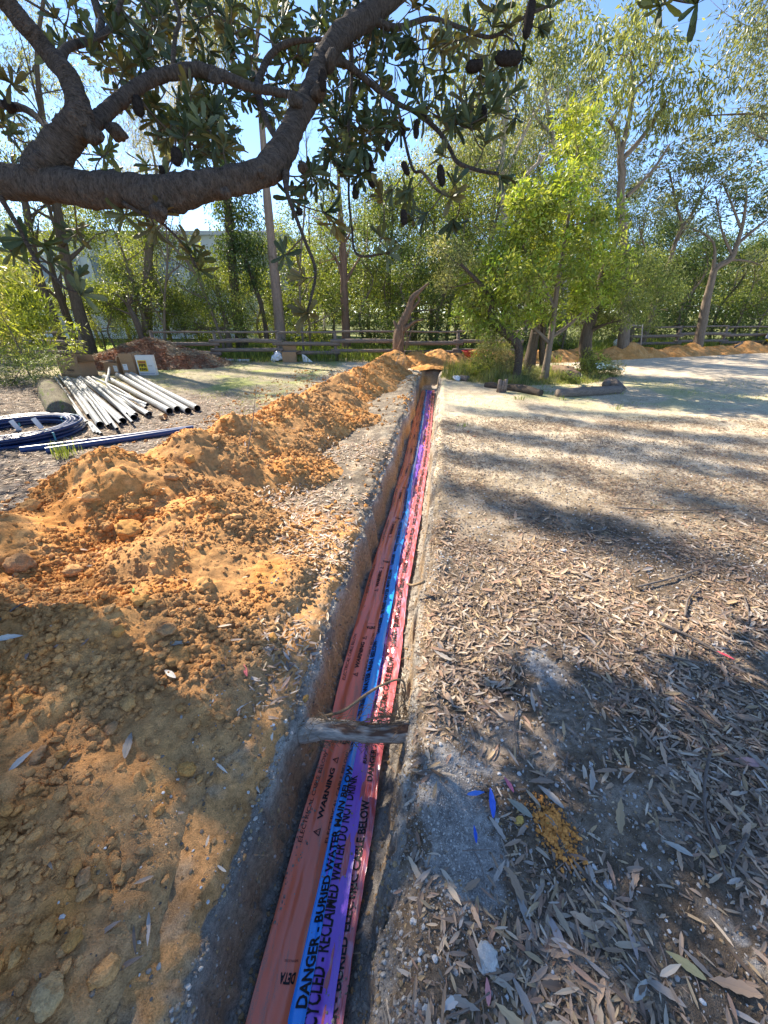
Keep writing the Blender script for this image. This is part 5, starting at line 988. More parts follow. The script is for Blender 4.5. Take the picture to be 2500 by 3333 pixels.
for a in ((2, 500, 17, .85), (5, 560, 21, .7), (2, 330, 19, .8), (0, 380, 16.5, .7), (0, 480, 17.5, 1.0), (2, 560, 18, .75), (0, 660, 18.5, 1.2), (2, 430, 20, .9), (0, 860, 17.5, .9), (0, 920, 17, .6), (2, 900, 22, .8), (0, 1010, 17.5), (0, 1080, 19, 1.1), (1, 1190, 18), (0, 1260, 19, 1.1), (1, 1330, 17.2, .9), (1, 1420, 17.5, 1.1), (0, 1500, 17, 1), (0, 1590, 16.5, .8), (1, 1660, 16.5, 1), (0, 620, 17.5, .7), (0, 60, 15.2, .9), (1, -60, 14.5, 1), (0, 960, 21, 1.2), (1, 850, 20, .8), (0, 1340, 22, 1.1),
          (0, 1830, 16.5, .9), (1, 1980, 19.5, 1.1), (1, 2110, 20.5, 1.1), (1, 2200, 21, 1.2), (0, 2370, 21, 1.2), (0, 2450, 20.5, 1), (1, 2540, 21, 1.2), (1, 2300, 22.5, 1.2), (0, 440, 18, .6), (1, 1750, 17.2, .9), (0, 2040, 17.5, .6), (0, 1900, 15, .55), (1, 340, 17.5, .55),
          (2, 1030, 21), (2, 1200, 21, 1.0), (3, 1270, 20, .95), (2, 1350, 21, 1.1), (2, 1450, 20, 1.05), (3, 1400, 24, 1.1), (2, 1540, 19.5, 1.1), (3, 1630, 21, 1.1), (3, 1990, 24, 1.0), (3, 2110, 24, .9), (2, 960, 26, .9), (3, 1130, 26, .9), (2, -80, 17, 1.1), (2, 20, 21, 1.1), (3, 2200, 26, .8), (2, 2420, 28, .9), (2, 2330, 30, .9), (2, 2520, 27, 1), (2, 150, 21, .8),
          (4, 1300, 27, .85), (4, 1420, 26, 1.05), (4, 1550, 26, 1.2), (5, 1480, 30, 1.1), (4, 1700, 28, 1.3), (5, 1800, 29, 1.1), (5, 1930, 28, .9), (4, 1060, 34, .7), (5, 1200, 34, .8), (4, 2480, 36, .8), (5, 2390, 38, .75), (5, 2560, 36, .9), (4, 2300, 42, .7), (5, 2180, 36, .7), (5, 2080, 34, .8), (4, -50, 24, 1.0), (4, 100, 27, .9), (5, 350, 40, .7), (4, 620, 40, .8), (5, 800, 38, .7), (4, 940, 36, .75), (5, 1020, 42, .8)):
    place(*a)
# gums added out of view to the left, placed to shade the foreground
for k, (x, y, s) in enumerate(((-13.5, 11.0, .9), (-7.9, 5.3, .85), (-10.6, 7.4, .85), (-15, 8, 1.1))):
    o = copy_tree(PR[4 if k % 2 else 5]); o.location = (x, y, 0); o.rotation_euler = (0, 0, k * 1.3); o.scale = (s, s, s); tag(o, 'gum added out of view beyond the clearing to shade the foreground', 'tree', 'added shade gums left of the clearing')
T = [[-9.4, 8.4, 0, .16], [-9.5, 8.4, 4, .12], [-9.2, 8.5, 8, .08], [-9.0, 8.4, 10.5, .03]]  # unseen gum, added so its crown shades the near clay
tree('gum_tree', 'tall bare stemmed gum added out of view at left to shade the near clay', 'tree', T, [(-8.95 + a, 8.4 + b, 9.6, .8, .5) for a, b in ((0, 0), (.9, .3), (1.6, -.4), (.3, -1.0), (-.6, .5), (2.3, .1), (1.1, -1.2))], 16, M['bark_pale'], .14, .035, GREENS['pale'], 1.0, seed=71, mat_='gum_leaf', rs=.35, cov=1.6)
# the far-off bush that reads as one mass
g = np.random.default_rng(77); n = 5200; th = g.uniform(-1.0, 1.0, n); rr = g.uniform(46, 62, n); X = np.sin(th) * rr * 1.25; Y = np.cos(th) * rr; top = 5.5 + 2.2 * fbm(X * .12, Y * .12, oct=3, seed=5); Z = top * g.random(n) ** .7; V, F, c = cloud(g, np.stack([X, Y, Z], 1), 22, .9, .42, .22, GREENS['olive'] + GREENS['mid'] + GREENS['pale'], .5)
tag(mk('far_bushland', V, F, M['leaf'], None, c), 'distant mass of bushland closing the view', None, None, 'stuff')
# ---------------------------------------------------------------- plants at the left edge
def strap_clump(name, label, c0, n, H, spread, wl, pal, seed, m='leaf', arch=.5):
    g = np.random.default_rng(seed); th = g.uniform(0, 6.28, n); r = spread * g.random(n) ** .6; C = np.stack([c0[0] + np.cos(th) * r, c0[1] + np.sin(th) * r * .8, np.full(n, c0[2]) + H * .35 * g.random(n)], 1)
    Dn = np.stack([np.cos(th) * .45 + g.normal(0, .25, n), np.sin(th) * .45 + g.normal(0, .25, n), g.uniform(.6, 1.3, n)], 1); L = H * g.uniform(.45, .85, n); pal = np.array(pal)
    V, F, c = strapleaves(C, Dn, np.stack([g.normal(0, .6, n), g.normal(0, .6, n), np.ones(n)], 1), L, wl * g.uniform(.7, 1.2, n), pal[g.integers(0, len(pal), n)] * g.uniform(.8, 1.2, (n, 1)), 5, g.uniform(.1, arch + .3, n), .2)
    return tag(mk(name, V, F, M[m], None, c), label, 'plant')
T = np.array([[-9.3, 10.6, 0, .03], [-9.3, 10.6, .8, .02], [-9.4, 10.6, 1.6, .01]])
tree('ginger_clump', 'tall leafy ginger like clump with upright yellow green leaves at the left edge', 'plant', T, CL_([(60, 1000, 60, 60), (100, 960, 50, 60), (130, 1040, 50, 60), (90, 1080, 55, 60), (20, 1060, 60, 70), (140, 1110, 38, 40), (100, 920, 40, 40), (40, 930, 50, 45), (160, 1060, 26, 40), (90, 1140, 45, 26)], 11.4, .3, 41), 18, M['bark_grey'], .26, .045, GREENS['lime'] + GREENS['mid'][:2], -.9, seed=41, rs=.16, cov=1.7)
T = np.array([[-11.2, 10.0, 0, .03], [-11.2, 10.0, .8, .02], [-11.3, 10.0, 1.8, .01]])
tree('leafy_thicket_bush', 'feathery bright green bush cut by the left picture edge above the shrub', 'bush', T, CL_([(-20, 900, 70, 60), (20, 860, 60, 50), (-40, 1000, 70, 70), (0, 1110, 60, 50), (60, 850, 40, 30), (-60, 1100, 60, 60)], 10.3, .5, 42), 24, M['bark_grey'], .13, .035, GREENS['lime'] + GREENS['pale'], .1, seed=42, rs=.2, cov=1.5)
T = [[-9.6, 8.9, 0, .02], [-9.3, 9, .3, .015], [-9.0, 9, .6, .008]]
tree('sprawling_shrub', 'low sprawling grey green shrub at the left edge beside the pipes', 'shrub', T, CL_([(60, 1180, 60, 30), (140, 1190, 60, 30), (30, 1230, 50, 25), (190, 1170, 30, 16), (100, 1140, 50, 25), (120, 1230, 40, 16)], 9.3, .6, 31), 26, M['bark_grey'], .07, .02, GREENS['dark'] + GREENS['mid'], .4, seed=31, rs=.16, dens=1.0)
tree('overhanging_sapling', 'thin sapling with yellow green leaves arching over the brown box', 'sapling', [[-8.7, 9.3, 0, .012], [-8.2, 9.3, .45, .01], [-7.6, 9.3, .75, .006]], CL_([(250, 1080, 30, 16), (225, 1060, 24, 12), (245, 1130, 22, 12), (235, 1110, 20, 10)], 9.3, .15, 32), 20, M['bark_grey'], .09, .03, GREENS['lime'], .5, seed=32, rs=.12, dens=.7)
# dead leaning tree with torn roots
dm = mat('dead_wood', (.20, .14, .10), .95, 7, 40, .5, 1, .02, scale=(.4, 2, 2), use_tc=True, spec=.05)
def cr4(x, y): return (900 + x * .4822, 850 + y * .4822)
A = PX([(*cr4(825, 620), 30), (*cr4(825, 520), 34), (*cr4(845, 440), 30), (*cr4(890, 340), 22), (*cr4(920, 250), 18), (*cr4(980, 190), 9), (*cr4(1030, 145), 7)], 13.6)
dead = tree('dead_leaning_tree', 'broken dead tree leaning right over the middle of the fence', 'dead tree', root_at(A), [], 1, dm, .1, .03, GREENS['mid'], seed=33, kt=10, rsc=.55, limbs=[PX([(*cr4(835, 480), 18), (*cr4(800, 420), 10), (*cr4(795, 400), 5)], 13.6), PX([(*cr4(850, 470), 16), (*cr4(930, 410), 9), (*cr4(990, 395), 4)], 13.5), PX([(*cr4(890, 350), 12), (*cr4(960, 270), 8), (*cr4(950, 230), 6)], 13.6), PX([(*cr4(870, 600), 4), (*cr4(880, 480), 3), (*cr4(830, 390), 2)], 13.3), PX([(*cr4(880, 590), 3), (*cr4(900, 500), 3), (*cr4(930, 430), 2)], 13.3), PX([(*cr4(820, 590), 4), (*cr4(850, 500), 3), (*cr4(850, 350), 2)], 13.3)])
A = PX([(465, 1115, 9), (445, 1050, 12), (425, 1010, 9), (418, 990, 9), (430, 975, 7)], 13.3); tree('broken_stump', 'short dark broken stump behind the woodchip pile', 'stump', root_at(A), [], 1, M['bark_dark'], .1, .03, GREENS['mid'], seed=34)
# ---------------------------------------------------------------- the rail fences
def fence(name, label, x0, x1, Yf, posts, seed, gap=None, slope=0.0, H=.93):
    g = np.random.default_rng(seed); t = thing(name, label, 'fence', (x0, Yf(x0), 0))
    def pt(x, z, dy=0): return np.array([x - x0, Yf(x) - Yf(x0) + dy, z])
    for x in posts:
        mb = MB(); gg = float(ground_z(x, Yf(x), False)); lean = g.normal(0, .012, 2); tube(mb, [pt(x, gg - .1), pt(x + lean[0], .5), pt(x + lean[0] * 2, H + .02)], [.062, .058, .056], 10, True, .08, seed, freq=6); mb.build('post', M['rail'], t, True, False)
    for a, b in zip(posts[:-1], posts[1:]):
        k = posts.index(a)
        for zi, (z, r) in enumerate(((H - .02, .030), (.56, .062), (.27, .060))):
            z = z + (0 if zi == 0 else .07 * (k % 2)) + g.normal(0, .01); mb = MB(); ov = .0 if zi == 0 else .16; dy = -.07 if zi else -.03
            tube(mb, spline([pt(a - ov, z, dy), pt((a + b) / 2, z + g.normal(0, .012), dy), pt(b + ov, z + g.normal(0, .012), dy)], 10), r * g.uniform(.9, 1.1), 8, True, .12, seed + k, freq=4); mb.build('rail', M['rail'], t, True, False)
    return t
YF = 13.9
fence('rail_fence', 'low weathered log rail fence across the middle of the clearing', -8.3, 5, lambda x: YF + .03 * (x + 8), [-7.65, -5.62, -3.55, -1.63, .45, 2.5, 4.55], 1)
fence('rail_fence', 'dark rail fence section left of the gap behind the boxes', -14, -9.6, lambda x: 13.6, [-14.4, -12.2, -9.85], 2)
fence('rail_fence', 'distant rail fence behind the far orange bank on the right', 9, 24, lambda x: 17.3 + .18 * (x - 9), [10.2, 12.5, 14.8, 17.1, 19.4, 21.7], 3)
# ---------------------------------------------------------------- building behind the trees
bm_ = mat('painted_wall', (.60, .63, .70), .8, 1.5, 30, .06, .1, .005); bt = thing('pale_building', 'long pale blue grey building behind the trees on the left', 'building', (-16, 25, 0))
gl = mat('window_glass', (.10, .13, .17), .12, 2, 10, .1, 0, spec=.8); tm = mat('white_trim', (.72, .72, .72), .6, 5, 20, .05, 0); rfm = mat('metal_roof', (.45, .47, .50), .5, 2, 20, .1, .1, spec=.5)
mb = MB(); box(mb, (3.2, 3, 2.5), 14.5, 6, 5.0); mb.build('wall', bm_, bt, False, False)
mb = MB(); box(mb, (3.2, 3, 5.1), 15.0, 6.6, .2, bev=.02); rf = mb.build('roof', rfm, bt, False, False)
mb = MB(); box(mb, (9.6, -1.0, 2.6), 2.4, 2.0, 4.6, bev=.01); mb.build('stair_block', bm_, bt, False, False)
for r_ in range(2):
    for k in range(7):
        x = -3.0 + k * 1.75; z = 1.2 + r_ * 2.3; mb = MB()
        for (dx, dz, sx, sz) in ((0, .66, 1.2, .08), (0, -.66, 1.2, .08), (-.56, 0, .08, 1.24), (.56, 0, .08, 1.24), (0, 0, .05, 1.24)): box(mb, (x + dx, -.03, z + dz), sx, .07, sz)
        w_ = mb.build('window', tm, bt, False, False); mb = MB(); box(mb, (x, -.012, z), 1.06, .02, 1.24); mb.build('pane', gl, w_, False, False)
mb = MB(); box(mb, (9.9, -2.04, 4.3), .5, .12, .3, bev=.01); mb.build('wall_lamp', M['bark_dark'], bt, False, False)
# ---------------------------------------------------------------- garden bed
def logpiece(pts, label, m='bark_dark', name='border_log', k=12, rough=.18, seed=0):
    A = np.array([[*gz(G(a, b), r * .75), r] for a, b, r in pts]); q = spline(A, 20); mb = MB(); tube(mb, q[:, :3], q[:, 3], k, True, rough, seed, freq=7); return tag(mb.build(name, M[m], None, True, False), label, 'log')
logpiece([(1655, 1268, .075), (1700, 1276, .085), (1760, 1288, .07)], 'dark border log lying right of the split stump in the bed edging')
logpiece([(1812, 1290, .085), (1900, 1286, .10), (2015, 1275, .09)], 'fibrous brown border log nearest the gravel at the bed edge', 'rail', seed=3)
logpiece([(1580, 1258, .06), (1605, 1262, .075), (1620, 1264, .05)], 'short charred log piece left of the split stump', seed=5)
logpiece([(1500, 1237, .075), (1522, 1241, .08)], 'sawn log end facing the trench at the tip of the bed', 'rail', seed=6)
logpiece([(1968, 1258, .08), (1985, 1255, .13), (2010, 1262, .09), (2030, 1268, .05)], 'rounded grooved stump at the right end of the bed edging', 'rail', 'stump', seed=7)
mb = MB(); p = gz(G(1630, 1276), 0)
for dx, w_, h_ in ((-.05, .06, .26), (.02, .05, .24), (.08, .06, .27)): tube(mb, [p + [dx, 0, 0], p + [dx + .005, 0, h_]], [w_ * .75, w_ * .6], 9, True, .2, 3, freq=12)
tag(mb.build('split_stump', M['rail'], None, True, False), 'short split post stump in the bed edging', 'stump')
V, F, c = rocks(np.array([[0, 0, .06]]), .12, np.array([(.55, .55, .54)]), 3, 9, .7); tag(mk('plastic_bag', V + gz(G(1487, 1238), 0), F, pl, None, None, True), 'scrunched pale plastic bag beside the sawn log end', 'plastic bag')
mb = MB(); a = gz(G(1738, 1205), 0); b = P(1756, 1010, a[1]); tube(mb, [a, b], [.032, .032], 10, True); tag(mb.build('steel_post', mat('galvanised_steel', (.42, .45, .47), .4, 10, 60, .12, .1, spec=.5, metal=.5), None, True, False), 'grey galvanised steel post leaning in the garden bed', 'post')
mb = MB(); a = gz(G(1575, 1190), 0); b = P(1642, 1085, a[1]); tube(mb, [a, b], [.018, .014], 8, True); tag(mb.build('wooden_stake', mat('fresh_wood', (.45, .34, .2), .8, 10, 60, .2, .2), None, True, False), 'pale wooden stake leaning right behind the wheelbarrow', 'stake')
V, F, c = rocks(np.array([[0, 0, .1]]), .42, np.array([(.17, .12, .08)]), 4, 12, .65); V += .03 * np.stack([vnoise(V[:, 0] * 20, V[:, 1] * 20, V[:, 2] * 20 + 9, s) for s in (1, 2, 3)], 1)
tag(mk('root_ball', V + gz(G(1845, 1225), 0), F, dm, None, None, True), 'brown mound of roots and dry straw in the middle of the bed', 'root ball')
# feathery weeds and ferns in the bed
for k, (px, py, Y, r_, lab) in enumerate(((1600, 1140, 11.0, 55, 'tall feathery light green weed at the left of the garden bed'), (1570, 1190, 10.4, 45, 'low spreading weed near the tip of the garden bed'), (1650, 1180, 10.2, 40, 'yellow green fern between the crooked trunk and the border'), (1930, 1180, 10.9, 50, 'bushy dark weed at the right of the garden bed'), (1720, 1215, 9.9, 32, 'small fern in front of the steel post'), (1860, 1235, 9.7, 30, 'dry grassy weed at the foot of the lime tree'), (1990, 1200, 11.0, 34, 'leafy weed by the grooved stump'))):
    c_ = P(px, py, Y); c_[2] = max(c_[2], .15); tree('weed', lab, 'plant', [[c_[0], Y, 0, .008], [c_[0] + .02, Y, c_[2] * .8, .005], [c_[0], Y, c_[2] * 1.6, .003]], CL_([(px, py, r_, r_ * .8), (px - r_ * .6, py + r_ * .3, r_ * .6), (px + r_ * .6, py + r_ * .3, r_ * .6)], Y, .2, k), 20, M['bark_grey'], .085, .012 if k % 2 == 0 else .022, GREENS['pale'] if k % 2 == 0 else GREENS['mid'] + GREENS['lime'], -.3, seed=80 + k, rs=.10, cov=1.8, rsc=.71)
# wheelbarrow
wb = thing('wheelbarrow', 'red wheelbarrow with orange clay in it beyond the trench end', 'wheelbarrow', tuple(gz(G(1540, 1185), 0)), .15); wb.scale = (.8, .8, .8)
redp = mat('red_paint', (.42, .025, .03), .4, 10, 60, .2, .1, spec=.5); mb = MB()
for z0, z1, w0, w1, l0, l1 in ((.28, .50, .20, .33, .25, .42),):
    A_ = [(-l0, -w0, z0), (l0, -w0, z0), (l0, w0, z0), (-l0, w0, z0)]; B_ = [(-l1, -w1, z1), (l1, -w1, z1 + .04), (l1, w1, z1 + .04), (-l1, w1, z1)]
    for i in range(4): j = (i + 1) % 4; sheet(mb, A_[i], A_[j], B_[j], B_[i], .006)
    sheet(mb, *A_, .006)
    for i in range(4): j = (i + 1) % 4; tube(mb, [B_[i], B_[j]], .014, 6, True)
mb.build('tray', redp, wb, False, False)
V, F, c = rocks(np.array([[0.05, 0, .44]]), .22, np.array([(.5, .27, .09)]), 3, 4, .5); mk('clay_load', V, F, M['clay'], wb, c, True)
for s in (-1, 1):
    mb = MB(); tube(mb, spline([[-.95, s * .30, .42], [-.4, s * .22, .26], [.35, s * .12, .22], [.62, s * .06, .19]], 14), .017, 7, True); mb.build('handle', M['bark_dark'], wb, True, False)
    mb = MB(); tube(mb, spline([[-.30, s * .2, .26], [-.38, s * .24, .02], [-.22, s * .24, .02], [-.12, s * .2, .26]], 14), .014, 7, True); mb.build('leg', M['bark_dark'], wb, True, False)
mb = MB(); th = np.linspace(0, 2 * math.pi, 33); tube(mb, np.stack([.64 + .14 * np.cos(th), 0 * th, .19 + .14 * np.sin(th)], 1), .045, 8, False); wh = mb.build('wheel', mat('rubber', (.02, .02, .02), .8, 10, 60, .1, 0), wb, True, False)
# distant bits on the right
mb = MB(); p = gz(G(1960, 1195), .01); g = np.random.default_rng(8); xs = np.linspace(-.5, .5, 14); ysx = np.linspace(-.5, .5, 14); A_, B_ = np.meshgrid(xs, ysx); Z_ = .10 + .08 * fbm(A_ * 6, B_ * 6, oct=3, seed=3) - .22 * (A_ ** 2 + B_ ** 2)
i = (np.arange(13)[:, None] * 14 + np.arange(13)[None]); F = np.stack([i, i + 1, i + 15, i + 14], -1).reshape(-1, 4); V = np.stack([A_ * .8, B_, np.maximum(Z_, .004)], -1).reshape(-1, 3) + p
tag(mk('blue_sheet', V, F, mat('blue_plastic_sheet', (.25, .42, .62), .4, 10, 60, .1, .1), None, None, True), 'pale blue plastic sheet lying behind the garden bed', 'plastic sheet')
V, F, c = rocks(np.array([[0, 0, .2]]), .26, np.array([(.6, .6, .6)]), 4, 19, 1.2); V += .04 * np.stack([vnoise(V[:, 0] * 12, V[:, 1] * 12, V[:, 2] * 12 + 9, s) for s in (1, 2, 3)], 1); tag(mk('white_sack', V * [.7, .6, 1] + gz(G(2010, 1142), 0), F, mat('white_plastic', (.62, .64, .70), .5, 10, 50, .05, .1), None, None, True), 'white crumpled sack standing at the end of the far bank', 'sack')
V, F, c = rocks(np.array([[0, 0, .08]]), .13, np.array([(.6, .1, .04)]), 3, 23, .8); tag(mk('orange_cap', V + gz(G(2227, 1150), 0), F, mat('orange_plastic', (.75, .12, .05), .5, 10, 50, .05, 0), None, None, True), 'small bright orange plastic object at the foot of the far bank', 'plastic object')
mb = MB(); a, b = P(2392, 1130, 16.6), P(2416, 1116, 16.8); tube(mb, [a, b], .035, 6, True); tag(mb.build('wooden_plank', M['rail'], None, True, False), 'short pale plank lying on the far orange bank', 'plank')
# temporary mesh panel poles
tf = thing('wire_gate', 'thin grey wire gate frame behind the garden bed on the right', 'gate', tuple(gz(G(2030, 1150), 0))); q0 = np.array(tf.location)
for px in (2032, 2088): a = P(px, 1135, q0[1]) - q0; b = P(px + 4, 1055, q0[1]) - q0; a[2] = 0; mb = MB(); tube(mb, [a, b], .022, 6, True); mb.build('upright', M['bark_pale'], tf, True, False)
mb = MB(); a = P(2036, 1057, q0[1]) - q0; b = P(2092, 1060, q0[1]) - q0; tube(mb, [a, b], .018, 6, True); mb.build('top_bar', M['bark_pale'], tf, True, False)
# yellow machine nose at the right edge
ex = thing('parked_machine', 'yellow and grey machine parked at the far right edge above the clay', 'machine', tuple(gz(G(2500, 1138), 0))); mb = MB(); box(mb, (.25, 0, .55), .7, .6, .5, bev=.08); mb.build('body', mat('yellow_paint', (.75, .60, .02), .4, 10, 50, .05, .05, spec=.5), ex, False, False)
mb = MB(); tube(mb, spline([[-.25, 0, .45], [.0, 0, 1.0], [.3, 0, 1.5]], 8), .10, 8, True); mb.build('arm', mat('grey_blue_paint', (.35, .38, .48), .5, 10, 50, .1, .05), ex, True, False)
mb = MB(); tube(mb, [[.0, -.34, .16], [.0, .34, .16]], .16, 14, True); tube(mb, [[.5, -.34, .16], [.5, .34, .16]], .16, 14, True); mb.build('tracks', M['bark_dark'], ex, True, False)
# ---------------------------------------------------------------- grass
def blades(X, Y, H, seed, pal, W=.006, seg=3):
    g = np.random.default_rng(seed); n = len(X); th = g.uniform(0, 6.28, n); Dn = np.stack([np.cos(th) * .4, np.sin(th) * .4, np.ones(n)], 1); N = np.stack([np.cos(th), np.sin(th), np.full(n, .3)], 1)
    pal = np.array(pal); return strapleaves(np.stack([X, Y, ground_z(X, Y, False) - .01], 1), Dn, N, H * g.uniform(.5, 1.2, n), W * g.uniform(.7, 1.3, n), pal[g.integers(0, len(pal), n)] * g.uniform(.8, 1.25, (n, 1)), seg, g.uniform(-.2, .7, n), .2)
GP = GREENS['lime'] + GREENS['pale'] + [(.34, .31, .13), (.40, .36, .20)]
def bed_in(X, Y):      # inside the garden bed
    a = (X - 3.9) / 2.35; b = (Y - 10.9 - .12 * (X - 4)) / 1.45; return a * a + b * b
g = np.random.default_rng(500); n = 34000; X = g.uniform(1.5, 6.4, n); Y = g.uniform(9.3, 12.6, n); k = bed_in(X, Y) < 1 + .15 * fbm(X * 2, Y * 2, oct=2, seed=4); X, Y = X[k], Y[k]
mb = MB(); V, F, c = blades(X, Y, .08 + .42 * np.clip(.9 * fbm(X * 2.3, Y * 2.3, oct=3, seed=6) + .30 - .16 * (X - 2.8), 0, 1), 501, GP + GREENS['dark'][:3] + [(.42, .36, .22), (.30, .24, .14)], .008); mb.add(V, F, None, c)
tag(mb.build('tall_grass', M['grass'], None), 'tall light green grass and weeds filling the garden bed', None, None, 'stuff')
mb = MB(); n = 30000; X = g.uniform(-12, -1.2, n); Y = g.uniform(6, 13.8, n); nn_ = X - xc(Y); k = (fbm(X * 1.2, Y * 1.2, oct=3, seed=51) + .5 * fbm(X * 4, Y * 4, oct=2, seed=7) > .0) & (nn_ < -2.9) & (Y > 6.5 - .0 * X + sm(-3, -9, X) * 3); V, F, c = blades(X[k], Y[k], .035, 502, GREENS['lime'] + [(.36, .36, .12)], .008, 2); mb.add(V, F, None, c)
n = 9000; X = g.uniform(1.2, 9.5, n); Y = g.uniform(7.2, 10.5, n); k = (fbm(X * 1.5, Y * 1.5, oct=3, seed=8) > .08) & (np.exp(-(((X - 4.6) / 3.8) ** 2 + ((Y - 8.8) / 1.3) ** 2)) > g.random(n)); V, F, c = blades(X[k], Y[k], .045, 503, GREENS['lime'] + [(.36, .36, .12)], .008, 2); mb.add(V, F, None, c)
n = 24000; X = g.uniform(-11, 6, n); Y = g.uniform(13.7, 18, n); V, F, c = blades(X, Y, .30 * np.clip(.9 + fbm(X, Y, oct=2, seed=9), .3, 1.6), 504, GREENS['lime'] + GREENS['mid'], .02, 3); mb.add(V, F, None, c)
n = 9000; X = g.uniform(6, 22, n); Y = 16.7 + .17 * (X - 9) + g.uniform(.2, 3.5, n); V, F, c = blades(X, Y, .35, 505, GREENS['lime'] + GREENS['mid'], .02, 3); mb.add(V, F, None, c)
tag(mb.build('grass', M['grass'], None), 'short patchy grass over the clearing and along the fence foot', None, None, 'stuff')
for (px, py, nb, h_, lab) in ((205, 1490, 60, .20, 'pale green grass tuft beside the blue pipe end'), (240, 1478, 24, .16, 'broad bladed grass tuft at the foot of the ridge'), (1690, 1300, 30, .10, 'small bright tuft in front of the border logs'), (1505, 1385, 20, .08, 'tiny tuft on the right trench verge'), (2010, 1330, 26, .10, 'small tuft on the gravel right of the bed'), (1830, 1300, 20, .09, 'weed tuft between the two border logs'), (1665, 1915, 10, .02, 'tiny green weed on the sunny litter'), (2130, 1640, 12, .03, 'small flat green weed on the right litter')):
    p = G(px, py); g = np.random.default_rng(px); V, F, c = blades(p[0] + g.normal(0, .05, nb), p[1] + g.normal(0, .05, nb), h_, px, GREENS['lime'] + GREENS['mid'], .008, 4); tag(mk('grass_tuft', V, F, M['grass'], None, c), lab, 'grass tuft')
# ================================================================ the old banksia overhead
bk = thing('banksia_tree', 'old banksia with thick rough limbs arching across the top left, hung with dark seed cones', 'tree', (-3.6, 1.9, 0))
b0 = np.array(bk.location)
def S1(pts, t): return np.array([[*D(p[0], p[1], p[3] if len(p) > 3 else t), p[2] * .76 / FPX * (p[3] if len(p) > 3 else t)] for p in pts])
main = S1([(-700, 900, 100, 2.3), (-420, 700, 90, 2.2), (-160, 600, 72, 2.05), (0, 590, 62, 1.95), (150, 600, 64, 1.92), (300, 618, 64, 1.9), (420, 622, 60, 1.9), (515, 640, 70, 1.9), (600, 622, 62, 1.9), (700, 600, 54, 1.92), (800, 580, 52, 1.95), (880, 545, 56, 2.0), (925, 480, 52, 2.05), (955, 410, 44, 2.1), (1000, 325, 44, 2.15), (1030, 250, 38, 2.2), (1060, 180, 40, 2.25), (1120, 105, 42, 2.3), (1210, 40, 42, 2.4), (1330, -60, 40, 2.5), (1480, -160, 34, 2.7), (1640, -260, 26, 2.9)], 1.9)
trunk_ = np.array([[-3.6, 1.9, -.1, .22], [-3.55, 1.9, .5, .19], [-3.3, 1.95, 1.1, .17], *main[:2]]); main = np.concatenate([trunk_[:-2], main])
L2 = S1([(120, 570, 64, 1.9), (170, 500, 62, 1.87), (225, 440, 58, 1.85), (258, 390, 52, 1.82), (250, 320, 42, 1.8), (215, 240, 40, 1.78), (150, 165, 38, 1.75), (90, 90, 38, 1.7), (30, 20, 38, 1.66), (-60, -90, 38, 1.6), (-200, -220, 34, 1.6)], 1.8)
L3 = S1([(262, 430, 40, 1.85), (310, 400, 32, 1.9), (362, 350, 28, 1.95), (425, 300, 26, 2.0), (480, 262, 25, 2.05), (560, 238, 24, 2.1), (640, 226, 24, 2.15), (716, 244, 22, 2.15), (799, 278, 18, 2.15), (890, 298, 15, 2.15), (975, 312, 14, 2.15)], 2)
L4 = S1([(190, 215, 18, 1.78), (215, 160, 16, 1.85), (260, 140, 15, 1.95), (325, 122, 13, 2.05), (365, 75, 11, 2.1), (395, 0, 9, 2.1), (410, -70, 7, 2.1)], 2)
L5 = S1([(-60, 300, 14, 2.3), (0, 338, 15, 2.3), (75, 352, 14, 2.25), (125, 385, 14, 2.2), (180, 440, 16, 2.0)], 2.2)
L6 = S1([(925, 480, 16, 2.05), (870, 400, 12, 2.2), (838, 290, 14, 2.3), (850, 240, 14, 2.35), (880, 180, 14, 2.4), (930, 142, 12, 2.4), (1000, 130, 9, 2.4), (1080, 130, 8, 2.35)], 2.2)
L7 = S1([(1075, 190, 20, 2.28), (1130, 210, 14, 2.35), (1230, 290, 11, 2.4), (1300, 340, 9, 2.42), (1348, 362, 9, 2.42), (1423, 422, 9, 2.4), (1462, 480, 9, 2.38), (1490, 528, 8, 2.35), (1560, 555, 7, 2.3), (1622, 566, 6, 2.25)], 2.3)
L8 = S1([(930, 560, 18, 2.0), (935, 630, 9, 2.0), (965, 710, 8, 2.02), (995, 790, 7, 2.05), (1020, 850, 7, 2.06), (1027, 900, 6, 2.07), (1015, 960, 6, 2.07), (1000, 1015, 5, 2.07)], 2)
L9 = S1([(1200, 60, 16, 2.4), (1290, 90, 12, 2.45), (1400, 60, 9, 2.5), (1500, 90, 8, 2.5), (1600, 120, 7, 2.5), (1700, 60, 6, 2.5), (1780, 20, 5, 2.5)], 2.4)
L10 = S1([(1140, 100, 12, 2.35), (1145, 250, 8, 2.4), (1135, 400, 6, 2.4), (1140, 520, 5, 2.4), (1135, 620, 5, 2.4), (1145, 740, 5, 2.4), (1165, 830, 5, 2.35), (1270, 822, 4, 2.3)], 2.4)
L11 = S1([(1290, 330, 7, 2.42), (1340, 540, 6, 2.4), (1375, 560, 6, 2.35), (1420, 615, 6, 2.3), (1460, 640, 4, 2.28)], 2.3)
L12 = S1([(0, 640, 12, 1.9), (60, 740, 8, 1.95), (120, 850, 7, 2.0), (180, 905, 6, 2.0), (215, 940, 5, 2.0), (265, 955, 4, 2.0)], 2)
L13 = S1([(400, 660, 9, 1.88), (470, 700, 7, 1.9), (520, 720, 6, 1.92), (600, 800, 5, 2.0), (640, 870, 4, 2.0)], 2)
L14 = S1([(320, 120, 12, 2.05), (330, 60, 14, 2.1), (310, 10, 13, 2.1), (300, -60, 12, 2.1)], 2)
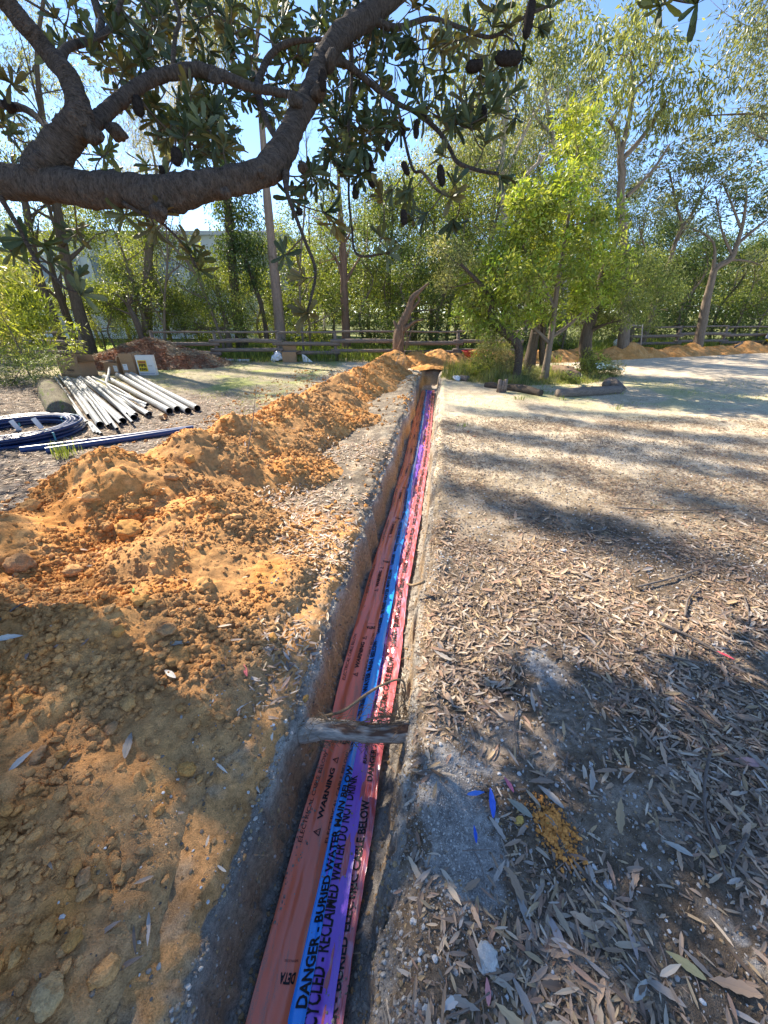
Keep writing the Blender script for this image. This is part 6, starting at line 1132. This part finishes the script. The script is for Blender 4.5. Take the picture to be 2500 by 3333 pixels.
L15 = S1([(560, 240, 10, 2.1), (570, 120, 9, 2.1), (585, 60, 8, 2.1), (560, -20, 7, 2.1)], 2.1)
L16 = S1([(1500, -400, 20, 2.6), (1800, -260, 12, 2.3), (2060, -140, 8, 2.0), (2160, -60, 5, 1.85), (2290, -70, 4, 1.75)], 2)
LIMBS = [main, L2, L3, L16, L4, L5, L6, L7, L8, L9, L10, L11, L12, L13, L14, L15]
mb = MB()
for k, A in enumerate(LIMBS):
    n_ = 340 if k < 3 else 60; q = spline(A, n_); big_ = k < 3; q[:, :3] -= b0
    tube(mb, q[:, :3], q[:, 3] * (1 + (.05 if big_ else .08) * fbm(np.arange(n_) * .35, np.zeros(n_) + k, oct=3, seed=k)), 44 if big_ else 9, True, .20 if k < 3 else .1, k, freq=26)
bk_b = mb.build('limbs', M['bark_banksia'], bk, True, False)
# knobs where old branches broke off
mb = MB()
for (px, py, t, r) in ((735, 628, 1.86, .030), (515, 690, 1.85, .05), (985, 545, 2.02, .04), (960, 330, 2.05, .04), (1035, 300, 2.1, .05), (1075, 200, 2.2, .05), (380, 430, 1.93, .04), (850, 565, 1.88, .03), (700, 255, 2.1, .03), (300, 440, 1.85, .05)):
    V, F, c = rocks(np.array([D(px, py, t) - b0]), r, np.ones((1, 3)), 3, int(px), .9); mk('knob', V, F, M['bark_banksia'], bk, None, True, V * 1.0)
SK = np.concatenate([spline(A, 60) for A in LIMBS])
# leaf whorls
g = np.random.default_rng(900)
fixed = [(1632, 575, 2.25), (1470, 640, 2.25), (1265, 825, 2.3), (1000, 1020, 2.07), (985, 905, 2.1), (265, 955, 2.0), (255, 900, 2.0), (650, 880, 2.0), (640, 840, 2.05), (620, 790, 2.0), (930, 830, 2.15), (950, 650, 2.1), (1060, 690, 2.2), (520, 690, 1.9), (500, 745, 1.95), (1120, 760, 2.35), (1240, 770, 2.3), (1480, 600, 2.3),
         (1440, 500, 2.35), (1490, 400, 2.4), (1580, 460, 2.3), (1380, 330, 2.4), (1580, 300, 2.4), (1700, 190, 2.45), (1760, 90, 2.5), (1790, 20, 2.5), (1650, 90, 2.45), (1620, 30, 2.5), (2150, 20, 1.8), (2270, 0, 1.7), (80, 780, 2.0), (150, 800, 2.05), (40, 820, 2.1), (400, 700, 1.95), (230, 560, 2.2), (1020, 560, 2.05), (990, 610, 2.1), (1090, 730, 2.2), (1340, 270, 2.4), (1300, 420, 2.4), (1330, 620, 2.35), (1385, 700, 2.3)]
regs = [(360, 830, 0, 330, 70, 2.15, 2.9), (1020, 1300, 60, 480, 40, 2.45, 2.9), (600, 760, 320, 520, 24, 1.9, 2.5), (330, 560, 150, 300, 12, 2.2, 2.8), (900, 1260, 0, 330, 62, 2.5, 3.1), (1050, 1300, 330, 560, 26, 2.2, 2.7), (1250, 1700, 0, 420, 50, 2.2, 2.8), (150, 420, 0, 200, 12, 1.9, 2.6), (270, 560, 470, 590, 6, 1.95, 2.4), (0, 200, 300, 560, 4, 2.2, 2.9), (0, 300, 740, 900, 3, 2.0, 2.5), (480, 700, 300, 560, 26, 2.0, 2.7), (830, 960, 120, 380, 10, 2.4, 2.8), (1000, 1500, 540, 760, 10, 2.2, 2.6), (-500, 100, -300, 400, 24, 1.9, 3.0), (300, 1500, -350, 0, 50, 2.2, 3.0)]
W_ = [np.append(D(a, b, t), 0) for a, b, t in fixed]
for x0, x1, y0, y1, n_, t0, t1 in regs:
    for _ in range(n_): W_.append(np.append(D(g.uniform(x0, x1), g.uniform(y0, y1), g.uniform(t0, t1)), 0))
BP = .8 * np.array([(.075, .10, .045), (.055, .08, .035), (.095, .12, .06), (.12, .14, .07), (.065, .09, .05), (.14, .12, .05), (.05, .07, .03)])
mb = MB(); tw_ = MB()
for wi, p in enumerate(W_):
    p = p[:3]; d = np.linalg.norm(SK[:, :3] - p, axis=1); j = np.argsort(d)[min(len(d) - 1, g.integers(0, 4))]; a = SK[j, :3]; L1 = np.linalg.norm(p - a); c_ = (a + p) / 2 + g.normal(0, .16, 3) * L1 + [0, 0, -.12 * L1]
    b = bez(a, c_, p, 12); tube(tw_, b - b0, np.linspace(min(.008, .0035 + L1 * .006), .0028, 12), 6, False, .15, wi, freq=40)
    SK = np.concatenate([SK, np.concatenate([b[4:], np.full((8, 1), .003)], 1)])
    ax = unit(b[-1] - b[-3]); ax = unit(ax + g.normal(0, .35, 3) + [0, 0, .15]); n_ = int(g.integers(9, 16)); th = np.arange(n_) * 2.4 + g.uniform(0, 6); u = unit(np.cross(ax, [0.2, 0.1, 1.0])); v = np.cross(ax, u); tl = g.uniform(.1, 1.15, n_)
    Dn = ax[None] * np.cos(tl * 1.25)[:, None] + (u[None] * np.cos(th)[:, None] + v[None] * np.sin(th)[:, None]) * np.sin(tl * 1.25)[:, None] + g.normal(0, .12, (n_, 3)); N = unit(ax[None] + g.normal(0, .3, (n_, 3)))
    L = g.uniform(.06, .115, n_); col = BP[g.integers(0, len(BP))] * g.uniform(.75, 1.3, (n_, 1)); C = p - b0 + ax[None] * g.uniform(-.03, .0, (n_, 1))
    V, F, cc = strapleaves(C, Dn, N, L, L * g.uniform(.22, .33, n_), col, 6, g.uniform(-.05, .45, n_), .8, .03); mb.add(V, F, None, cc)
tw_.build('twigs', M['bark_dark'], bk, True, False); mb.build('leaves', M['banksia_leaf'], bk, None)
conem = mat('cone', (.035, .028, .025), .95, 60, 250, .5, 1.0, .006, spec=.05)
for k, (px, py, t, ln, r, tilt) in enumerate(((450, 345, 1.95, .10, .030, 0), (575, 510, 1.9, .09, .030, 10), (528, 555, 2.0, .05, .018, 0), (1655, 190, 2.35, .20, .042, 88), (1722, 60, 2.35, .22, .036, 5), (1545, 215, 2.35, .13, .036, 80), (1436, 572, 2.28, .13, .027, -12), (1380, 365, 2.35, .09, .022, 5), (1200, 530, 2.3, .11, .034, -15), (1208, 585, 2.28, .10, .026, -25), (1115, 555, 2.3, .07, .026, 5), (1158, 623, 2.3, .09, .026, 8), (975, 688, 2.0, .04, .019, 0),
                                             (1315, 708, 2.2, .09, .022, -5), (1575, 370, 2.35, .10, .026, -10), (1355, 420, 2.35, .11, .022, 0), (1308, 420, 2.4, .08, .026, -20), (30, 345, 2.2, .07, .036, 60), (220, 530, 2.2, .06, .03, 30), (1320, 548, 2.3, .09, .022, -30), (1262, 475, 2.3, .06, .022, 20), (1050, 260, 2.05, .11, .024, 0))):
    ln *= .85; r *= .8; c = D(px, py, t); a = rad(tilt); ax = np.array([math.sin(a), .1, math.cos(a)]); ax = ax / np.linalg.norm(ax); mb = MB(); n_ = 14; s = np.linspace(-.5, .5, n_)
    tube(mb, s[:, None] * ln * ax[None], r * np.sqrt(np.clip(1 - np.abs(s * 2) ** 3.5, .04, 1)), 16, True, .25, k, freq=60)
    gg = np.random.default_rng(k); m_ = 420; s = gg.uniform(-.48, .48, m_); th = gg.uniform(0, 6.28, m_); u = unit(np.cross(ax, [0, 1, .1])); v = np.cross(ax, u); rd = u[None] * np.cos(th)[:, None] + v[None] * np.sin(th)[:, None]
    C = s[:, None] * ln * ax[None] + rd * r * .85 * np.sqrt(1 - np.abs(s * 2) ** 3.5)[:, None]; V, F, _q = leafquads(C, rd + gg.normal(0, .3, (m_, 3)) + ax[None] * -.3, gg.normal(0, 1, (m_, 3)), r * .42, .0018, np.ones((m_, 3))); mb.add(V, F)
    o = mb.build('seed_cone', conem, bk, True, False); o.location = tuple(c - b0)
    # stalk back to the nearest branch
    d = np.linalg.norm(SK[:, :3] - c, axis=1); a_ = SK[np.argmin(d), :3]; mb = MB()
    if d.min() > r * .9: tube(mb, bez(a_ - c, (a_ - c) * .5 + [0, 0, .02], ax * ln * .3, 6), .0035, 5, False); mb.build('stalk', M['bark_dark'], o, True, False)
